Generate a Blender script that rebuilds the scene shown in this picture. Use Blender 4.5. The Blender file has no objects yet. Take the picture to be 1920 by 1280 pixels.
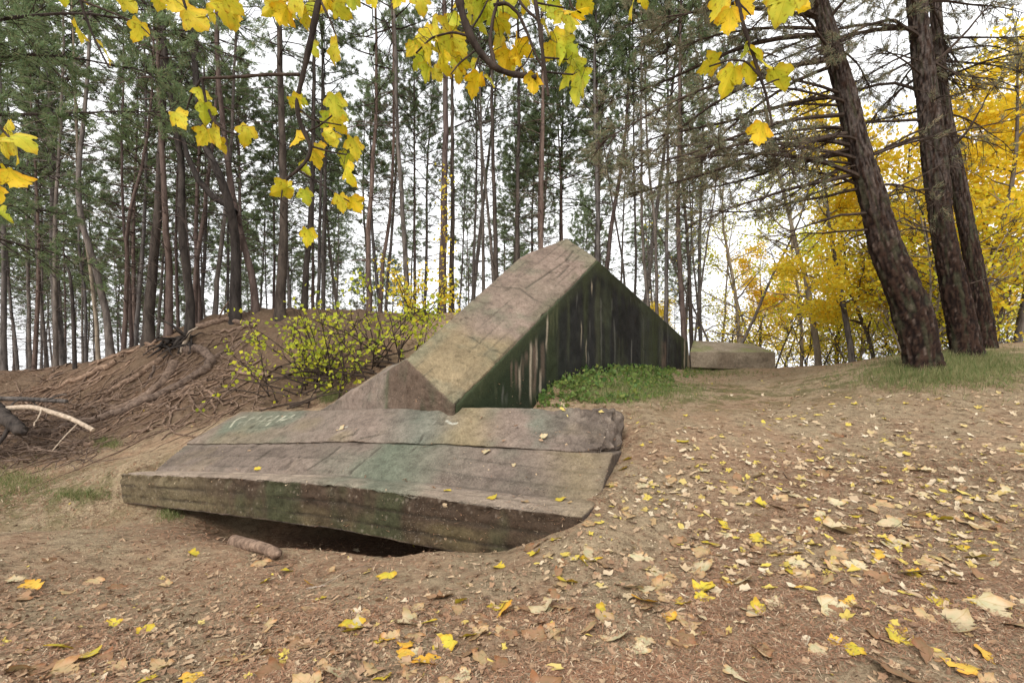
import bpy, bmesh, math, random
import numpy as np
from mathutils import Vector, Matrix
from mathutils.bvhtree import BVHTree

random.seed(7)
RNG = np.random.default_rng(7)
scn = bpy.context.scene
COL = scn.collection
EYE = 1.55            # camera height; the horizon of the photograph lies at row 690 of 1280
HOR = 690.0

# ------------------------------------------------------------------ camera, sky, sun, exposure
cam_d = bpy.data.cameras.new("camera")
cam_d.lens = 18.0
cam_d.sensor_width = 36.0
cam_d.shift_y = (HOR - 640.0) / 1920.0
cam_d.clip_start = 0.05
cam_d.clip_end = 3000.0
cam = bpy.data.objects.new("camera", cam_d)
cam.location = (0, 0, EYE)
cam.rotation_euler = (math.radians(90), 0, 0)
COL.objects.link(cam)
scn.camera = cam

SUN_EL, SUN_AZ = math.radians(42), math.radians(205)      # azimuth clockwise from +Y
world = bpy.data.worlds.new("World")
scn.world = world
world.use_nodes = True
nt = world.node_tree
for n in list(nt.nodes):
    nt.nodes.remove(n)
w_out = nt.nodes.new("ShaderNodeOutputWorld")
w_bg = nt.nodes.new("ShaderNodeBackground")
w_bg.inputs["Strength"].default_value = 0.13
sky = nt.nodes.new("ShaderNodeTexSky")
sky.sky_type = 'NISHITA'
sky.sun_disc = False
sky.sun_elevation = SUN_EL
sky.sun_rotation = SUN_AZ
sky.dust_density = 4.0
sky.air_density = 1.0
w_hsv = nt.nodes.new("ShaderNodeHueSaturation")           # an even cloud deck: nearly colourless
w_hsv.inputs["Saturation"].default_value = 0.10
w_tc = nt.nodes.new("ShaderNodeTexCoord")
w_map = nt.nodes.new("ShaderNodeMapping")
w_map.inputs["Scale"].default_value = (1.0, 1.0, 2.5)
w_no = nt.nodes.new("ShaderNodeTexNoise")
w_no.inputs["Scale"].default_value = 2.6
w_no.inputs["Detail"].default_value = 6
w_ramp = nt.nodes.new("ShaderNodeValToRGB")
w_ramp.color_ramp.elements[0].position = 0.30
w_ramp.color_ramp.elements[0].color = (6.2, 6.3, 6.5, 1)
w_ramp.color_ramp.elements[1].position = 0.70
w_ramp.color_ramp.elements[1].color = (9.5, 9.5, 9.4, 1)
w_mix = nt.nodes.new("ShaderNodeMix")
w_mix.data_type = 'RGBA'
w_mix.inputs["Factor"].default_value = 0.75
L = nt.links.new
L(sky.outputs[0], w_hsv.inputs["Color"])
L(w_tc.outputs["Generated"], w_map.inputs[0])
L(w_map.outputs[0], w_no.inputs["Vector"])
L(w_no.outputs["Fac"], w_ramp.inputs[0])
L(w_hsv.outputs[0], w_mix.inputs["A"])
L(w_ramp.outputs[0], w_mix.inputs["B"])
L(w_mix.outputs["Result"], w_bg.inputs["Color"])
L(w_bg.outputs[0], w_out.inputs[0])

sun_d = bpy.data.lights.new("sun", 'SUN')
sun_d.energy = 1.4
sun_d.angle = math.radians(16)
sun_d.color = (1.0, 0.95, 0.87)
sun = bpy.data.objects.new("sun", sun_d)
sdir = Vector((math.sin(SUN_AZ) * math.cos(SUN_EL), math.cos(SUN_AZ) * math.cos(SUN_EL), math.sin(SUN_EL)))
sun.rotation_euler = sdir.to_track_quat('Z', 'Y').to_euler()
COL.objects.link(sun)

scn.view_settings.view_transform = 'Standard'
scn.view_settings.look = 'None'
scn.view_settings.exposure = 0.88
scn.view_settings.gamma = 1.0
scn.view_settings.use_curve_mapping = False
scn.cycles.max_bounces = 6
scn.cycles.diffuse_bounces = 3
scn.cycles.transparent_max_bounces = 8

# ------------------------------------------------------------------ helpers
def at(px, py, Y):
    """pixel of the 1920x1280 photograph at distance Y -> world point"""
    return np.array(((px - 960) / 960 * Y, Y, EYE - (py - HOR) / 960 * Y))

def ray(px, py):
    return np.array(((px - 960) / 960, 1.0, -(py - HOR) / 960))

def hash3(ix, iy, iz, seed):
    h = (ix.astype(np.int64) * 374761393 + iy.astype(np.int64) * 668265263 + iz.astype(np.int64) * 2147483647 + seed * 974711) & 0xFFFFFFFF
    h = ((h ^ (h >> 13)) * 1274126177) & 0xFFFFFFFF
    h = ((h ^ (h >> 16)) * 2246822519) & 0xFFFFFFFF
    return ((h ^ (h >> 15)) & 0xFFFFFF) / float(0xFFFFFF)

def vnoise(P, seed=0):
    P = np.asarray(P, float)
    I = np.floor(P)
    F = P - I
    F = F * F * (3 - 2 * F)
    I = I.astype(np.int64)
    out = 0
    for dx in (0, 1):
        wx = F[:, 0] if dx else 1 - F[:, 0]
        for dy in (0, 1):
            wy = F[:, 1] if dy else 1 - F[:, 1]
            for dz in (0, 1):
                wz = F[:, 2] if dz else 1 - F[:, 2]
                out = out + wx * wy * wz * hash3(I[:, 0] + dx, I[:, 1] + dy, I[:, 2] + dz, seed)
    return out

def fbm(P, scale, oct=4, seed=0, gain=0.5):
    P = np.asarray(P, float) * scale
    a, s, t = 1.0, 0.0, 0.0
    for o in range(oct):
        s = s + a * (vnoise(P, seed + o * 17) - 0.5) * 2
        t += a
        a *= gain
        P = P * 2.03 + 11.3
    return s / t

def smooth(a, b, x):
    t = np.clip((x - a) / (b - a), 0, 1)
    return t * t * (3 - 2 * t)

def seg_dist(P, a, b):
    d = b - a
    t = np.clip(((P - a) @ d) / (d @ d), 0, 1)
    return np.linalg.norm(P - (a + t[:, None] * d), axis=1)

class MB:
    """collects geometry for ONE mesh"""
    def __init__(self):
        self.v, self.f, self.n = [], [], 0
        self.cols = []
    def add(self, V, F, mat=0, col=None):
        V = np.asarray(V, float).reshape(-1, 3)
        F = np.asarray(F, int)
        self.v.append(V)
        self.f.append((F + self.n, mat))
        self.n += len(V)
        if col is not None:
            c = np.asarray(col, float)
            if c.ndim == 1:
                c = np.tile(c, (len(V), 1))
            self.cols.append(c)
    def tube(self, path, radii, sides=4, mat=0, cap=True):
        P = np.asarray(path, float)
        n = len(P)
        R = np.broadcast_to(np.asarray(radii, float), (n,))
        T = np.gradient(P, axis=0)
        T /= np.linalg.norm(T, axis=1)[:, None] + 1e-9
        mean = np.abs(P[-1] - P[0])
        ref = np.eye(3)[int(np.argmin(mean))]
        U = np.cross(T, ref)
        U /= np.linalg.norm(U, axis=1)[:, None] + 1e-9
        W = np.cross(T, U)
        a = np.linspace(0, 2 * np.pi, sides, endpoint=False)
        ring = (np.cos(a)[None, :, None] * U[:, None, :] + np.sin(a)[None, :, None] * W[:, None, :]) * R[:, None, None]
        V = (P[:, None, :] + ring).reshape(-1, 3)
        i = np.arange(n - 1)[:, None] * sides
        j = np.arange(sides)[None, :]
        k = (j + 1) % sides
        F = np.stack((i + j, i + k, i + sides + k, i + sides + j), -1).reshape(-1, 4)
        self.add(V, F, mat)
        if cap and R[-1] > 0.004:
            V2 = np.vstack((V[-sides:], P[-1] + T[-1] * R[-1] * 0.4))
            self.add(V2, np.stack((np.arange(sides), (np.arange(sides) + 1) % sides, np.full(sides, sides)), -1), mat)
        return V
    def tufts(self, C, D, k=12, length=0.1, width=0.016, spread=0.8, mat=0, rng=RNG):
        """needle clumps: k slender blades round each direction D at each centre C"""
        m = len(C)
        if m == 0:
            return
        C = np.repeat(np.asarray(C, float), k, 0)
        D = np.repeat(np.asarray(D, float), k, 0)
        D /= np.linalg.norm(D, axis=1)[:, None] + 1e-9
        r = rng.normal(size=C.shape)
        d = D + r * spread * 0.6
        d /= np.linalg.norm(d, axis=1)[:, None] + 1e-9
        s = np.cross(d, rng.normal(size=C.shape))
        s /= np.linalg.norm(s, axis=1)[:, None] + 1e-9
        Ln = length * rng.uniform(0.65, 1.15, (m * k, 1))
        base = C + rng.normal(size=C.shape) * length * 0.22
        V = np.stack((base - s * width * 0.5, base + s * width * 0.5, base + d * Ln), 1).reshape(-1, 3)
        F = np.arange(3 * m * k).reshape(-1, 3)
        self.add(V, F, mat)
    def quads(self, C, size, mat=0, rng=RNG, flat=0.0, col=None):
        """leaf-like kite faces at centres C"""
        C = np.asarray(C, float)
        m = len(C)
        n = rng.normal(size=(m, 3))
        n[:, 2] = n[:, 2] * (1 - flat) + flat * 1.5
        n /= np.linalg.norm(n, axis=1)[:, None]
        a = np.cross(n, rng.normal(size=(m, 3)))
        a /= np.linalg.norm(a, axis=1)[:, None] + 1e-9
        b = np.cross(n, a)
        s = np.broadcast_to(np.asarray(size, float), (m,))[:, None] * rng.uniform(0.7, 1.2, (m, 1))
        V = np.stack((C - a * s * 0.5, C + b * s * 0.42 - a * s * 0.05, C + a * s * 0.55 + n * s * 0.12, C - b * s * 0.42 - a * s * 0.05), 1).reshape(-1, 3)
        F = np.arange(4 * m).reshape(-1, 4)
        self.add(V, F, mat, None if col is None else np.repeat(col, 4, 0))
    def mesh(self, name, mats, smooth_=True):
        V = np.concatenate(self.v)
        me = bpy.data.meshes.new(name)
        me.vertices.add(len(V))
        me.vertices.foreach_set("co", V.astype(np.float32).ravel())
        loops = np.concatenate([F.ravel() for F, _ in self.f]).astype(np.int32)
        tot = np.concatenate([np.full(len(F), F.shape[1], np.int32) for F, _ in self.f])
        start = np.concatenate(([0], np.cumsum(tot)[:-1])).astype(np.int32)
        mi = np.concatenate([np.full(len(F), m, np.int32) for F, m in self.f])
        me.loops.add(len(loops))
        me.loops.foreach_set("vertex_index", loops)
        me.polygons.add(len(tot))
        me.polygons.foreach_set("loop_start", start)
        me.polygons.foreach_set("material_index", mi)
        me.polygons.foreach_set("use_smooth", np.full(len(tot), bool(smooth_)))
        for m in (mats if isinstance(mats, (list, tuple)) else [mats]):
            me.materials.append(m)
        me.update(calc_edges=True)
        if self.cols and sum(len(c) for c in self.cols) == len(V):
            set_col(me, np.concatenate(self.cols))
        return me

def set_col(me, rgb):
    a = me.color_attributes.new("col", 'FLOAT_COLOR', 'POINT')
    c = np.ones((len(rgb), 4), np.float32)
    c[:, :3] = rgb
    a.data.foreach_set("color", c.ravel())

def link(name, me, parent=None, **props):
    o = bpy.data.objects.new(name, me)
    COL.objects.link(o)
    if parent is not None:
        o.parent = parent
    for k, v in props.items():
        o[k] = v
    return o

def thing(name, label, cat, loc=(0, 0, 0), group=None):
    o = bpy.data.objects.new(name, None)
    o.empty_display_size = 0.2
    o.location = loc
    COL.objects.link(o)
    o["label"], o["category"] = label, cat
    if group:
        o["group"] = group
    return o

def coords(me):
    a = np.empty(len(me.vertices) * 3, np.float32)
    me.vertices.foreach_get("co", a)
    return a.reshape(-1, 3).astype(float)

def normals(me):
    a = np.empty(len(me.vertices) * 3, np.float32)
    me.vertices.foreach_get("normal", a)
    return a.reshape(-1, 3).astype(float)

# ------------------------------------------------------------------ materials
class NT:
    def __init__(self, name):
        self.m = bpy.data.materials.new(name)
        self.m.use_nodes = True
        self.t = self.m.node_tree
        self.b = self.t.nodes["Principled BSDF"]
        self.out = self.t.nodes["Material Output"]
        self.tc = self.t.nodes.new("ShaderNodeTexCoord")
    def n(self, typ, **kw):
        nd = self.t.nodes.new(typ)
        for k, v in kw.items():
            if k in nd.inputs:
                nd.inputs[k].default_value = v
            else:
                setattr(nd, k, v)
        return nd
    def l(self, a, b):
        self.t.links.new(a, b)
    def noise(self, scale, detail=4, rough=0.55, stretch=None):
        nd = self.n("ShaderNodeTexNoise", Scale=scale, Detail=detail, Roughness=rough)
        src = self.tc.outputs["Object"]
        if stretch:
            mp = self.n("ShaderNodeMapping", Scale=stretch)
            self.l(src, mp.inputs[0])
            src = mp.outputs[0]
        self.l(src, nd.inputs["Vector"])
        return nd.outputs["Fac"]
    def ramp(self, fac, stops):
        r = self.n("ShaderNodeValToRGB")
        e = r.color_ramp.elements
        while len(e) < len(stops):
            e.new(0.5)
        for el, (p, c) in zip(e, stops):
            el.position = p
            el.color = (*c, 1) if len(c) == 3 else c
        self.l(fac, r.inputs[0])
        return r.outputs[0]
    def mix(self, a, b, fac, mode='MIX'):
        x = self.n("ShaderNodeMix", data_type='RGBA', blend_type=mode)
        for s, k in ((a, "A"), (b, "B")):
            if isinstance(s, tuple):
                x.inputs[k].default_value = (*s, 1)
            else:
                self.l(s, x.inputs[k])
        if isinstance(fac, (int, float)):
            x.inputs["Factor"].default_value = fac
        else:
            self.l(fac, x.inputs["Factor"])
        return x.outputs["Result"]
    def bump(self, h, dist=0.01, strength=0.6):
        bp = self.n("ShaderNodeBump", Distance=dist, Strength=strength)
        self.l(h, bp.inputs["Height"])
        self.l(bp.outputs[0], self.b.inputs["Normal"])
    def finish(self, col, rough=0.9, spec=0.2):
        if isinstance(col, tuple):
            self.b.inputs["Base Color"].default_value = (*col, 1)
        else:
            self.l(col, self.b.inputs["Base Color"])
        self.b.inputs["Roughness"].default_value = rough
        self.b.inputs["Specular IOR Level"].default_value = spec
        return self.m

def mat_attr(name, speck=(60, 0.35), rough=0.92, bumpd=0.006, fine=170, pits=True):
    k = NT(name)
    a = k.n("ShaderNodeAttribute", attribute_name="col")
    n1 = k.noise(speck[0], 7, 0.75)
    s1 = k.ramp(n1, [(0.32, (1 - speck[1],) * 3), (0.70, (1 + speck[1] * 0.8,) * 3)])
    s2 = k.ramp(k.noise(fine, 3, 0.6), [(0.32, (0.84, 0.83, 0.82)), (0.68, (1.16, 1.15, 1.13))])
    c = k.mix(a.outputs["Color"], s1, 1.0, 'MULTIPLY')
    c = k.mix(c, s2, 1.0, 'MULTIPLY')
    h = n1
    if pits:
        n3 = k.noise(11, 8, 0.8)
        c = k.mix(c, k.ramp(n3, [(0.36, (0.62, 0.60, 0.58)), (0.52, (1.0, 1.0, 1.0)), (0.68, (1.24, 1.23, 1.20))]), 0.85, 'MULTIPLY')
        vo = k.n("ShaderNodeTexVoronoi", Scale=34.0)
        k.l(k.tc.outputs["Object"], vo.inputs["Vector"])
        hole = k.ramp(vo.outputs["Distance"], [(0.10, (1, 1, 1)), (0.22, (0, 0, 0))])
        whe = k.ramp(k.noise(3.0, 4, 0.6), [(0.48, (0, 0, 0)), (0.60, (1, 1, 1))])
        hm_ = k.mix((0.0, 0.0, 0.0), hole, whe)
        c = k.mix(c, (0.055, 0.045, 0.036), k.ramp(hm_, [(0.0, (0, 0, 0)), (1.0, (0.75, 0.75, 0.75))]))
        # pale stones of the aggregate
        v2 = k.n("ShaderNodeTexVoronoi", Scale=48.0)
        k.l(k.tc.outputs["Object"], v2.inputs["Vector"])
        st = k.ramp(v2.outputs["Distance"], [(0.14, (1, 1, 1)), (0.24, (0, 0, 0))])
        wh2 = k.ramp(k.noise(2.1, 4, 0.6), [(0.52, (0, 0, 0)), (0.64, (0.6, 0.6, 0.6))])
        c = k.mix(c, (0.34, 0.285, 0.23), k.mix((0.0, 0.0, 0.0), st, wh2))
        ad = k.n("ShaderNodeMath", operation='ADD')
        k.l(n1, ad.inputs[0]); k.l(n3, ad.inputs[1])
        sb = k.n("ShaderNodeMath", operation='SUBTRACT')
        k.l(ad.outputs[0], sb.inputs[0]); k.l(hm_, sb.inputs[1])
        h = sb.outputs[0]
    k.bump(h, bumpd, 0.9)
    return k.finish(c, rough, 0.15)

def mat_leaf(name, cols, trans=0.45, spot=0.0, island=True, rough=0.6):
    """thin leaf: each loose leaf takes its own tone; light passes through"""
    k = NT(name)
    g = k.n("ShaderNodeNewGeometry")
    if island:
        base = k.ramp(g.outputs["Random Per Island"], [(i / max(1, len(cols) - 1), c) for i, c in enumerate(cols)])
    else:
        oi = k.n("ShaderNodeObjectInfo")
        base = k.ramp(oi.outputs["Random"], [(i / max(1, len(cols) - 1), c) for i, c in enumerate(cols)])
    if spot:
        sp = k.ramp(k.noise(5.0, 3, 0.6), [(0.33, (0.50, 0.34, 0.18)), (0.42, (1, 1, 1))])
        base = k.mix(base, sp, spot, 'MULTIPLY')
        sp2 = k.ramp(k.noise(2.2, 2, 0.5), [(0.35, (0.72, 0.86, 0.7)), (0.65, (1.15, 1.0, 0.9))])
        base = k.mix(base, sp2, 0.8, 'MULTIPLY')
    if spot:
        sx = k.n("ShaderNodeSeparateXYZ"); k.l(k.tc.outputs["Object"], sx.inputs[0])
        def mth(op, a, b=None):
            q = k.n("ShaderNodeMath", operation=op)
            for i_, v in enumerate((a, b)):
                if v is None:
                    continue
                if isinstance(v, (int, float)):
                    q.inputs[i_].default_value = v
                else:
                    k.l(v, q.inputs[i_])
            return q.outputs[0]
        an = mth('ARCTAN2', sx.outputs["X"], sx.outputs["Y"])
        fr_ = mth('ABSOLUTE', mth('SUBTRACT', mth('FRACT', mth('ADD', mth('DIVIDE', an, 0.72), 0.5)), 0.5))
        rr_ = mth('SQRT', mth('ADD', mth('MULTIPLY', sx.outputs["X"], sx.outputs["X"]), mth('MULTIPLY', sx.outputs["Y"], sx.outputs["Y"])))
        vein = k.ramp(mth('MULTIPLY', fr_, rr_), [(0.006, (0.78, 0.72, 0.55)), (0.018, (1, 1, 1))])
        base = k.mix(base, vein, 0.8, 'MULTIPLY')
        y4 = mth('SUBTRACT', sx.outputs["Y"], 0.38)
        re_ = mth('SQRT', mth('ADD', mth('MULTIPLY', sx.outputs["X"], sx.outputs["X"]), mth('MULTIPLY', y4, y4)))
        rim = k.ramp(mth('ADD', re_, mth('MULTIPLY', k.noise(4.0, 3, 0.6), 0.45)), [(0.60, (1, 1, 1)), (0.80, (0.80, 0.55, 0.32))])
        base = k.mix(base, rim, 0.7, 'MULTIPLY')
    k.finish(base, rough, 0.25)
    if trans > 0:
        tr = k.n("ShaderNodeBsdfTranslucent")
        k.l(base, tr.inputs["Color"])
        mx = k.n("ShaderNodeMixShader")
        mx.inputs[0].default_value = trans
        k.l(k.b.outputs[0], mx.inputs[1])
        k.l(tr.outputs[0], mx.inputs[2])
        k.l(mx.outputs[0], k.out.inputs[0])
    return k.m

def mat_bark(name, dark, light, scale=9.0, stretch=(1, 1, 0.25), rough=0.95):
    k = NT(name)
    f = k.noise(scale, 6, 0.65, stretch)
    c = k.ramp(f, [(0.34, dark), (0.66, light)])
    o = k.n("ShaderNodeObjectInfo")
    c2 = k.ramp(o.outputs["Random"], [(0.0, (0.75, 0.75, 0.78)), (1.0, (1.2, 1.12, 1.05))])
    c = k.mix(c, c2, 1.0, 'MULTIPLY')
    k.bump(f, 0.03, 0.8)
    return k.finish(c, rough, 0.1)

M = {}
M['bark_grey'] = mat_bark("bark_grey", (0.050, 0.044, 0.040), (0.175, 0.155, 0.140))
M['bark_dark'] = mat_bark("bark_dark", (0.025, 0.021, 0.019), (0.090, 0.076, 0.066))
M['bark_red'] = mat_bark("bark_red", (0.055, 0.039, 0.034), (0.165, 0.126, 0.110))
M['bark_hazed'] = mat_bark("bark_hazed", (0.070, 0.064, 0.060), (0.200, 0.180, 0.165))  # paler, greyer bark: distance haze put into the colour
M['bark_pale'] = mat_bark("bark_pale", (0.13, 0.11, 0.085), (0.32, 0.28, 0.22))
M['twig'] = mat_bark("twig_bark", (0.026, 0.020, 0.017), (0.070, 0.054, 0.044), 20)
M['root'] = mat_bark("root_bark", (0.080, 0.056, 0.043), (0.270, 0.195, 0.145), 14, (1, 1, 1))
M['deadwood'] = mat_bark("dead_wood", (0.22, 0.18, 0.14), (0.48, 0.41, 0.33), 14, (1, 1, 1))
M['needle'] = mat_leaf("pine_needles_green", [(0.115, 0.180, 0.075), (0.165, 0.235, 0.105), (0.215, 0.275, 0.140), (0.270, 0.255, 0.130)], 0.55)
M['needle_brown'] = mat_leaf("pine_needles_mixed", [(0.15, 0.18, 0.10), (0.20, 0.215, 0.13), (0.25, 0.215, 0.135), (0.31, 0.22, 0.14)], 0.45)
M['needle_dry'] = mat_leaf("pine_needles_dry", [(0.11, 0.066, 0.042), (0.28, 0.145, 0.085), (0.36, 0.20, 0.115), (0.20, 0.10, 0.06), (0.56, 0.44, 0.30)], 0.0)
M['yellow'] = mat_leaf("autumn_leaves_yellow", [(0.80, 0.62, 0.04), (0.88, 0.70, 0.06), (0.88, 0.58, 0.04), (0.72, 0.66, 0.07), (0.86, 0.72, 0.10)], 0.58)
M['orange'] = mat_leaf("autumn_leaves_orange", [(0.86, 0.60, 0.04), (0.88, 0.68, 0.05), (0.84, 0.52, 0.05)], 0.6)
M['lime'] = mat_leaf("autumn_leaves_lime", [(0.52, 0.56, 0.05), (0.70, 0.68, 0.05), (0.78, 0.68, 0.04), (0.42, 0.50, 0.07)], 0.6)
M['shrub'] = mat_leaf("shrub_leaves", [(0.34, 0.42, 0.05), (0.54, 0.58, 0.05), (0.68, 0.64, 0.05), (0.28, 0.36, 0.06)], 0.55)
M['green'] = mat_leaf("weed_leaves_green", [(0.06, 0.12, 0.03), (0.10, 0.18, 0.04), (0.16, 0.22, 0.05), (0.12, 0.19, 0.05), (0.24, 0.26, 0.06)], 0.4)
M['grass'] = mat_leaf("grass_blades", [(0.07, 0.11, 0.03), (0.13, 0.17, 0.05), (0.24, 0.23, 0.10), (0.30, 0.25, 0.13)], 0.3)

# leaves of the maple overhead and of the fallen ones
M['mleaf'] = mat_leaf("maple_leaf_yellow", [(0.56, 0.47, 0.03), (0.68, 0.57, 0.03), (0.54, 0.54, 0.05), (0.66, 0.50, 0.03), (0.70, 0.62, 0.06)], 0.42, 0.9, island=False)
M['mleaf_orange'] = mat_leaf("maple_leaf_orange", [(0.72, 0.49, 0.02), (0.74, 0.54, 0.02)], 0.42, 0.9, island=False)
M['mleaf_lime'] = mat_leaf("maple_leaf_lime", [(0.42, 0.47, 0.04), (0.54, 0.54, 0.04)], 0.42, 0.9, island=False)
M['f_cream'] = mat_leaf("fallen_leaf_cream", [(0.42, 0.345, 0.235), (0.52, 0.44, 0.31)], 0.1, 0.5, island=False, rough=0.8)
M['f_tan'] = mat_leaf("fallen_leaf_tan", [(0.36, 0.245, 0.145), (0.44, 0.315, 0.19)], 0.1, 0.5, island=False, rough=0.8)
M['f_brown'] = mat_leaf("fallen_leaf_brown", [(0.22, 0.125, 0.075), (0.29, 0.18, 0.11)], 0.1, 0.5, island=False, rough=0.8)
M['f_yellow'] = mat_leaf("fallen_leaf_yellow", [(0.48, 0.37, 0.045), (0.58, 0.46, 0.06)], 0.15, 0.5, island=False, rough=0.7)
M['f_orange'] = mat_leaf("fallen_leaf_orange", [(0.62, 0.36, 0.05), (0.66, 0.42, 0.08)], 0.15, 0.5, island=False, rough=0.7)
M['litter'] = mat_leaf("small_dead_leaves", [(0.10, 0.060, 0.038), (0.25, 0.145, 0.085), (0.33, 0.215, 0.13), (0.18, 0.11, 0.07), (0.40, 0.29, 0.18), (0.27, 0.17, 0.105)], 0.0, rough=0.85)

# ------------------------------------------------------------------ ground
CTRL_PX = [  # photo column, photo row, distance
    (960, 1280, 2.52), (0, 1280, 2.58), (1920, 1280, 2.5), (480, 1200, 3.0), (1430, 1200, 2.9), (960, 1130, 3.4), (1400, 1100, 3.45),
    (1500, 1050, 3.8), (1500, 900, 5.3), (1500, 800, 7.0), (1500, 740, 9.2), (1500, 702, 12.5), (1500, 688, 15.5),
    (1900, 1000, 4.0), (1900, 850, 5.5), (1900, 765, 7.0), (1900, 705, 8.8), (1660, 690, 9.6), (1730, 690, 9.0), (1830, 664, 10.0),
    (1200, 1010, 4.35), (1190, 900, 5.3), (1185, 790, 7.1), (1100, 757, 8.1), (1010, 748, 8.5), (1045, 716, 8.95), (1150, 697, 10.9),
    (1230, 695, 13.0), (1297, 697, 15.4), (1290, 720, 11.0), (1400, 692, 16.2), (1250, 760, 8.4),
    (1112, 966, 4.62), (1098, 976, 4.42), (1062, 1004, 4.42), (1150, 930, 4.98), (1172, 890, 5.4), (940, 1033, 4.75), (830, 1033, 4.95),
    (640, 1036, 5.45), (540, 1034, 5.7), (430, 1010, 6.2), (330, 975, 6.75), (222, 944, 7.45), (640, 1075, 4.45), (450, 1070, 4.7), (300, 1060, 4.9),
    (0, 1000, 5.5), (0, 1110, 3.95), (120, 930, 7.6), (0, 930, 7.6), (0, 890, 8.9), (240, 880, 7.7), (300, 850, 8.5), (340, 838, 8.6),
    (400, 780, 10.2), (450, 772, 9.6), (250, 825, 9.8), (120, 850, 9.8), (0, 830, 10.4), (0, 780, 11.3), (200, 735, 11.6), (330, 700, 11.7),
    (0, 706, 13), (100, 695, 13.5), (180, 672, 13.3), (260, 652, 13), (370, 622, 12.6), (480, 607, 12.6), (640, 603, 12.6), (800, 592, 12.8), (870, 590, 13.0),
    (560, 735, 10.6), (650, 745, 9.6), (600, 660, 11.6), (720, 650, 11.0),
]
CTRL_XYZ = [
    (-2.3, 6.15, -0.95), (-3.5, 6.9, -0.85), (-1.2, 5.95, -0.85), (-0.5, 5.6, -0.55), (-2.3, 6.7, -0.9), (-3.3, 7.3, -0.7), (-3.0, 8.2, -0.1), (-1.5, 8.0, 0.0), (0.8, 6.4, 0.35),
    (-2.5, 9.0, 0.6), (0.5, 9.5, 1.35), (-3, 1.0, 0.0), (3, 1.0, 0.0), (0, -2, 0.0), (-8, -2, -0.1), (8, -2, 0.1), (-9, 3.5, -0.2), (9, 4, 0.35),
    (-18, 8.5, -0.5), (-17, 13, 0.9), (-22, 18, 0.2), (-14, 19, 0.9), (-7.5, 17, 2.0), (-1, 17, 2.5), (3, 15, 2.1), (-8, 24, 0.9), (0, 24, 1.6), (7, 18, 1.45),
    (12, 17, 1.6), (14, 12, 2.3), (9.5, 22, 1.2), (18, 22, 1.6), (-20, 30, -1.5), (-4, 34, -0.5), (10, 34, 0.2), (22, 34, 0.2), (14, 7, 1.3), (20, 10, 2.0),
]
_cp = np.array([at(*c) for c in CTRL_PX] + [np.array(c, float) for c in CTRL_XYZ])
def _phi(r):
    return np.where(r > 1e-9, r * r * np.log(np.maximum(r, 1e-9)), 0)
_n = len(_cp)
_A = np.zeros((_n + 3, _n + 3))
_d = np.linalg.norm(_cp[:, None, :2] - _cp[None, :, :2], axis=2)
_A[:_n, :_n] = _phi(_d) + np.eye(_n) * 0.004
_A[:_n, _n] = 1
_A[:_n, _n + 1:] = _cp[:, :2]
_A[_n, :_n] = 1
_A[_n + 1:, :_n] = _cp[:, :2].T
_w = np.linalg.solve(_A, np.concatenate((_cp[:, 2], np.zeros(3))))
def height(x, y, detail=True):
    x = np.atleast_1d(np.asarray(x, float))
    y = np.atleast_1d(np.asarray(y, float))
    out = np.empty(len(x))
    for s in range(0, len(x), 20000):
        q = np.stack((x[s:s + 20000], y[s:s + 20000]), 1)
        d = np.linalg.norm(q[:, None] - _cp[None, :, :2], axis=2)
        out[s:s + 20000] = _phi(d) @ _w[:_n] + _w[_n] + q @ _w[_n + 1:]
    r = np.hypot(x, y - 10)
    t = smooth(26, 55, r)
    out = out * (1 - t) + t * (-3.0)
    if detail:
        P = np.stack((x, y, np.zeros(len(x))), 1)
        mound = smooth(-1.0, -3.0, x) * smooth(8.5, 10.5, y)
        out = out + fbm(P, 0.9, 3, 3) * (0.045 + 0.09 * mound) + fbm(P, 4.2, 3, 5) * (0.022 + 0.085 * mound) + fbm(P, 14, 3, 9) * (0.011 + 0.012 * mound) * (r < 14)
    return out
def h1(x, y):
    return float(height([x], [y])[0])

def axis(segments):
    out = []
    for a, b, st in segments:
        out += list(np.arange(a, b, st))
    out.append(segments[-1][1])
    return np.array(out)
gx = axis([(-900, -120, 60), (-120, -34, 4), (-34, -14, 0.5), (-14, -5, 0.10), (-5, 5, 0.05), (5, 13, 0.10), (13, 34, 0.5), (34, 120, 4), (120, 900, 60)])
gy = axis([(-60, -6, 4), (-6, 1.5, 0.4), (1.5, 7.5, 0.05), (7.5, 17, 0.10), (17, 40, 0.5), (40, 130, 4), (130, 1200, 60)])
GX, GY = np.meshgrid(gx, gy)
HZ = height(GX.ravel(), GY.ravel())
GV = np.stack((GX.ravel(), GY.ravel(), HZ), 1)
nx, ny = len(gx), len(gy)
ii = (np.arange(ny - 1)[:, None] * nx + np.arange(nx - 1)[None, :]).ravel()
GF = np.stack((ii, ii + 1, ii + nx + 1, ii + nx), 1)

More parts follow.
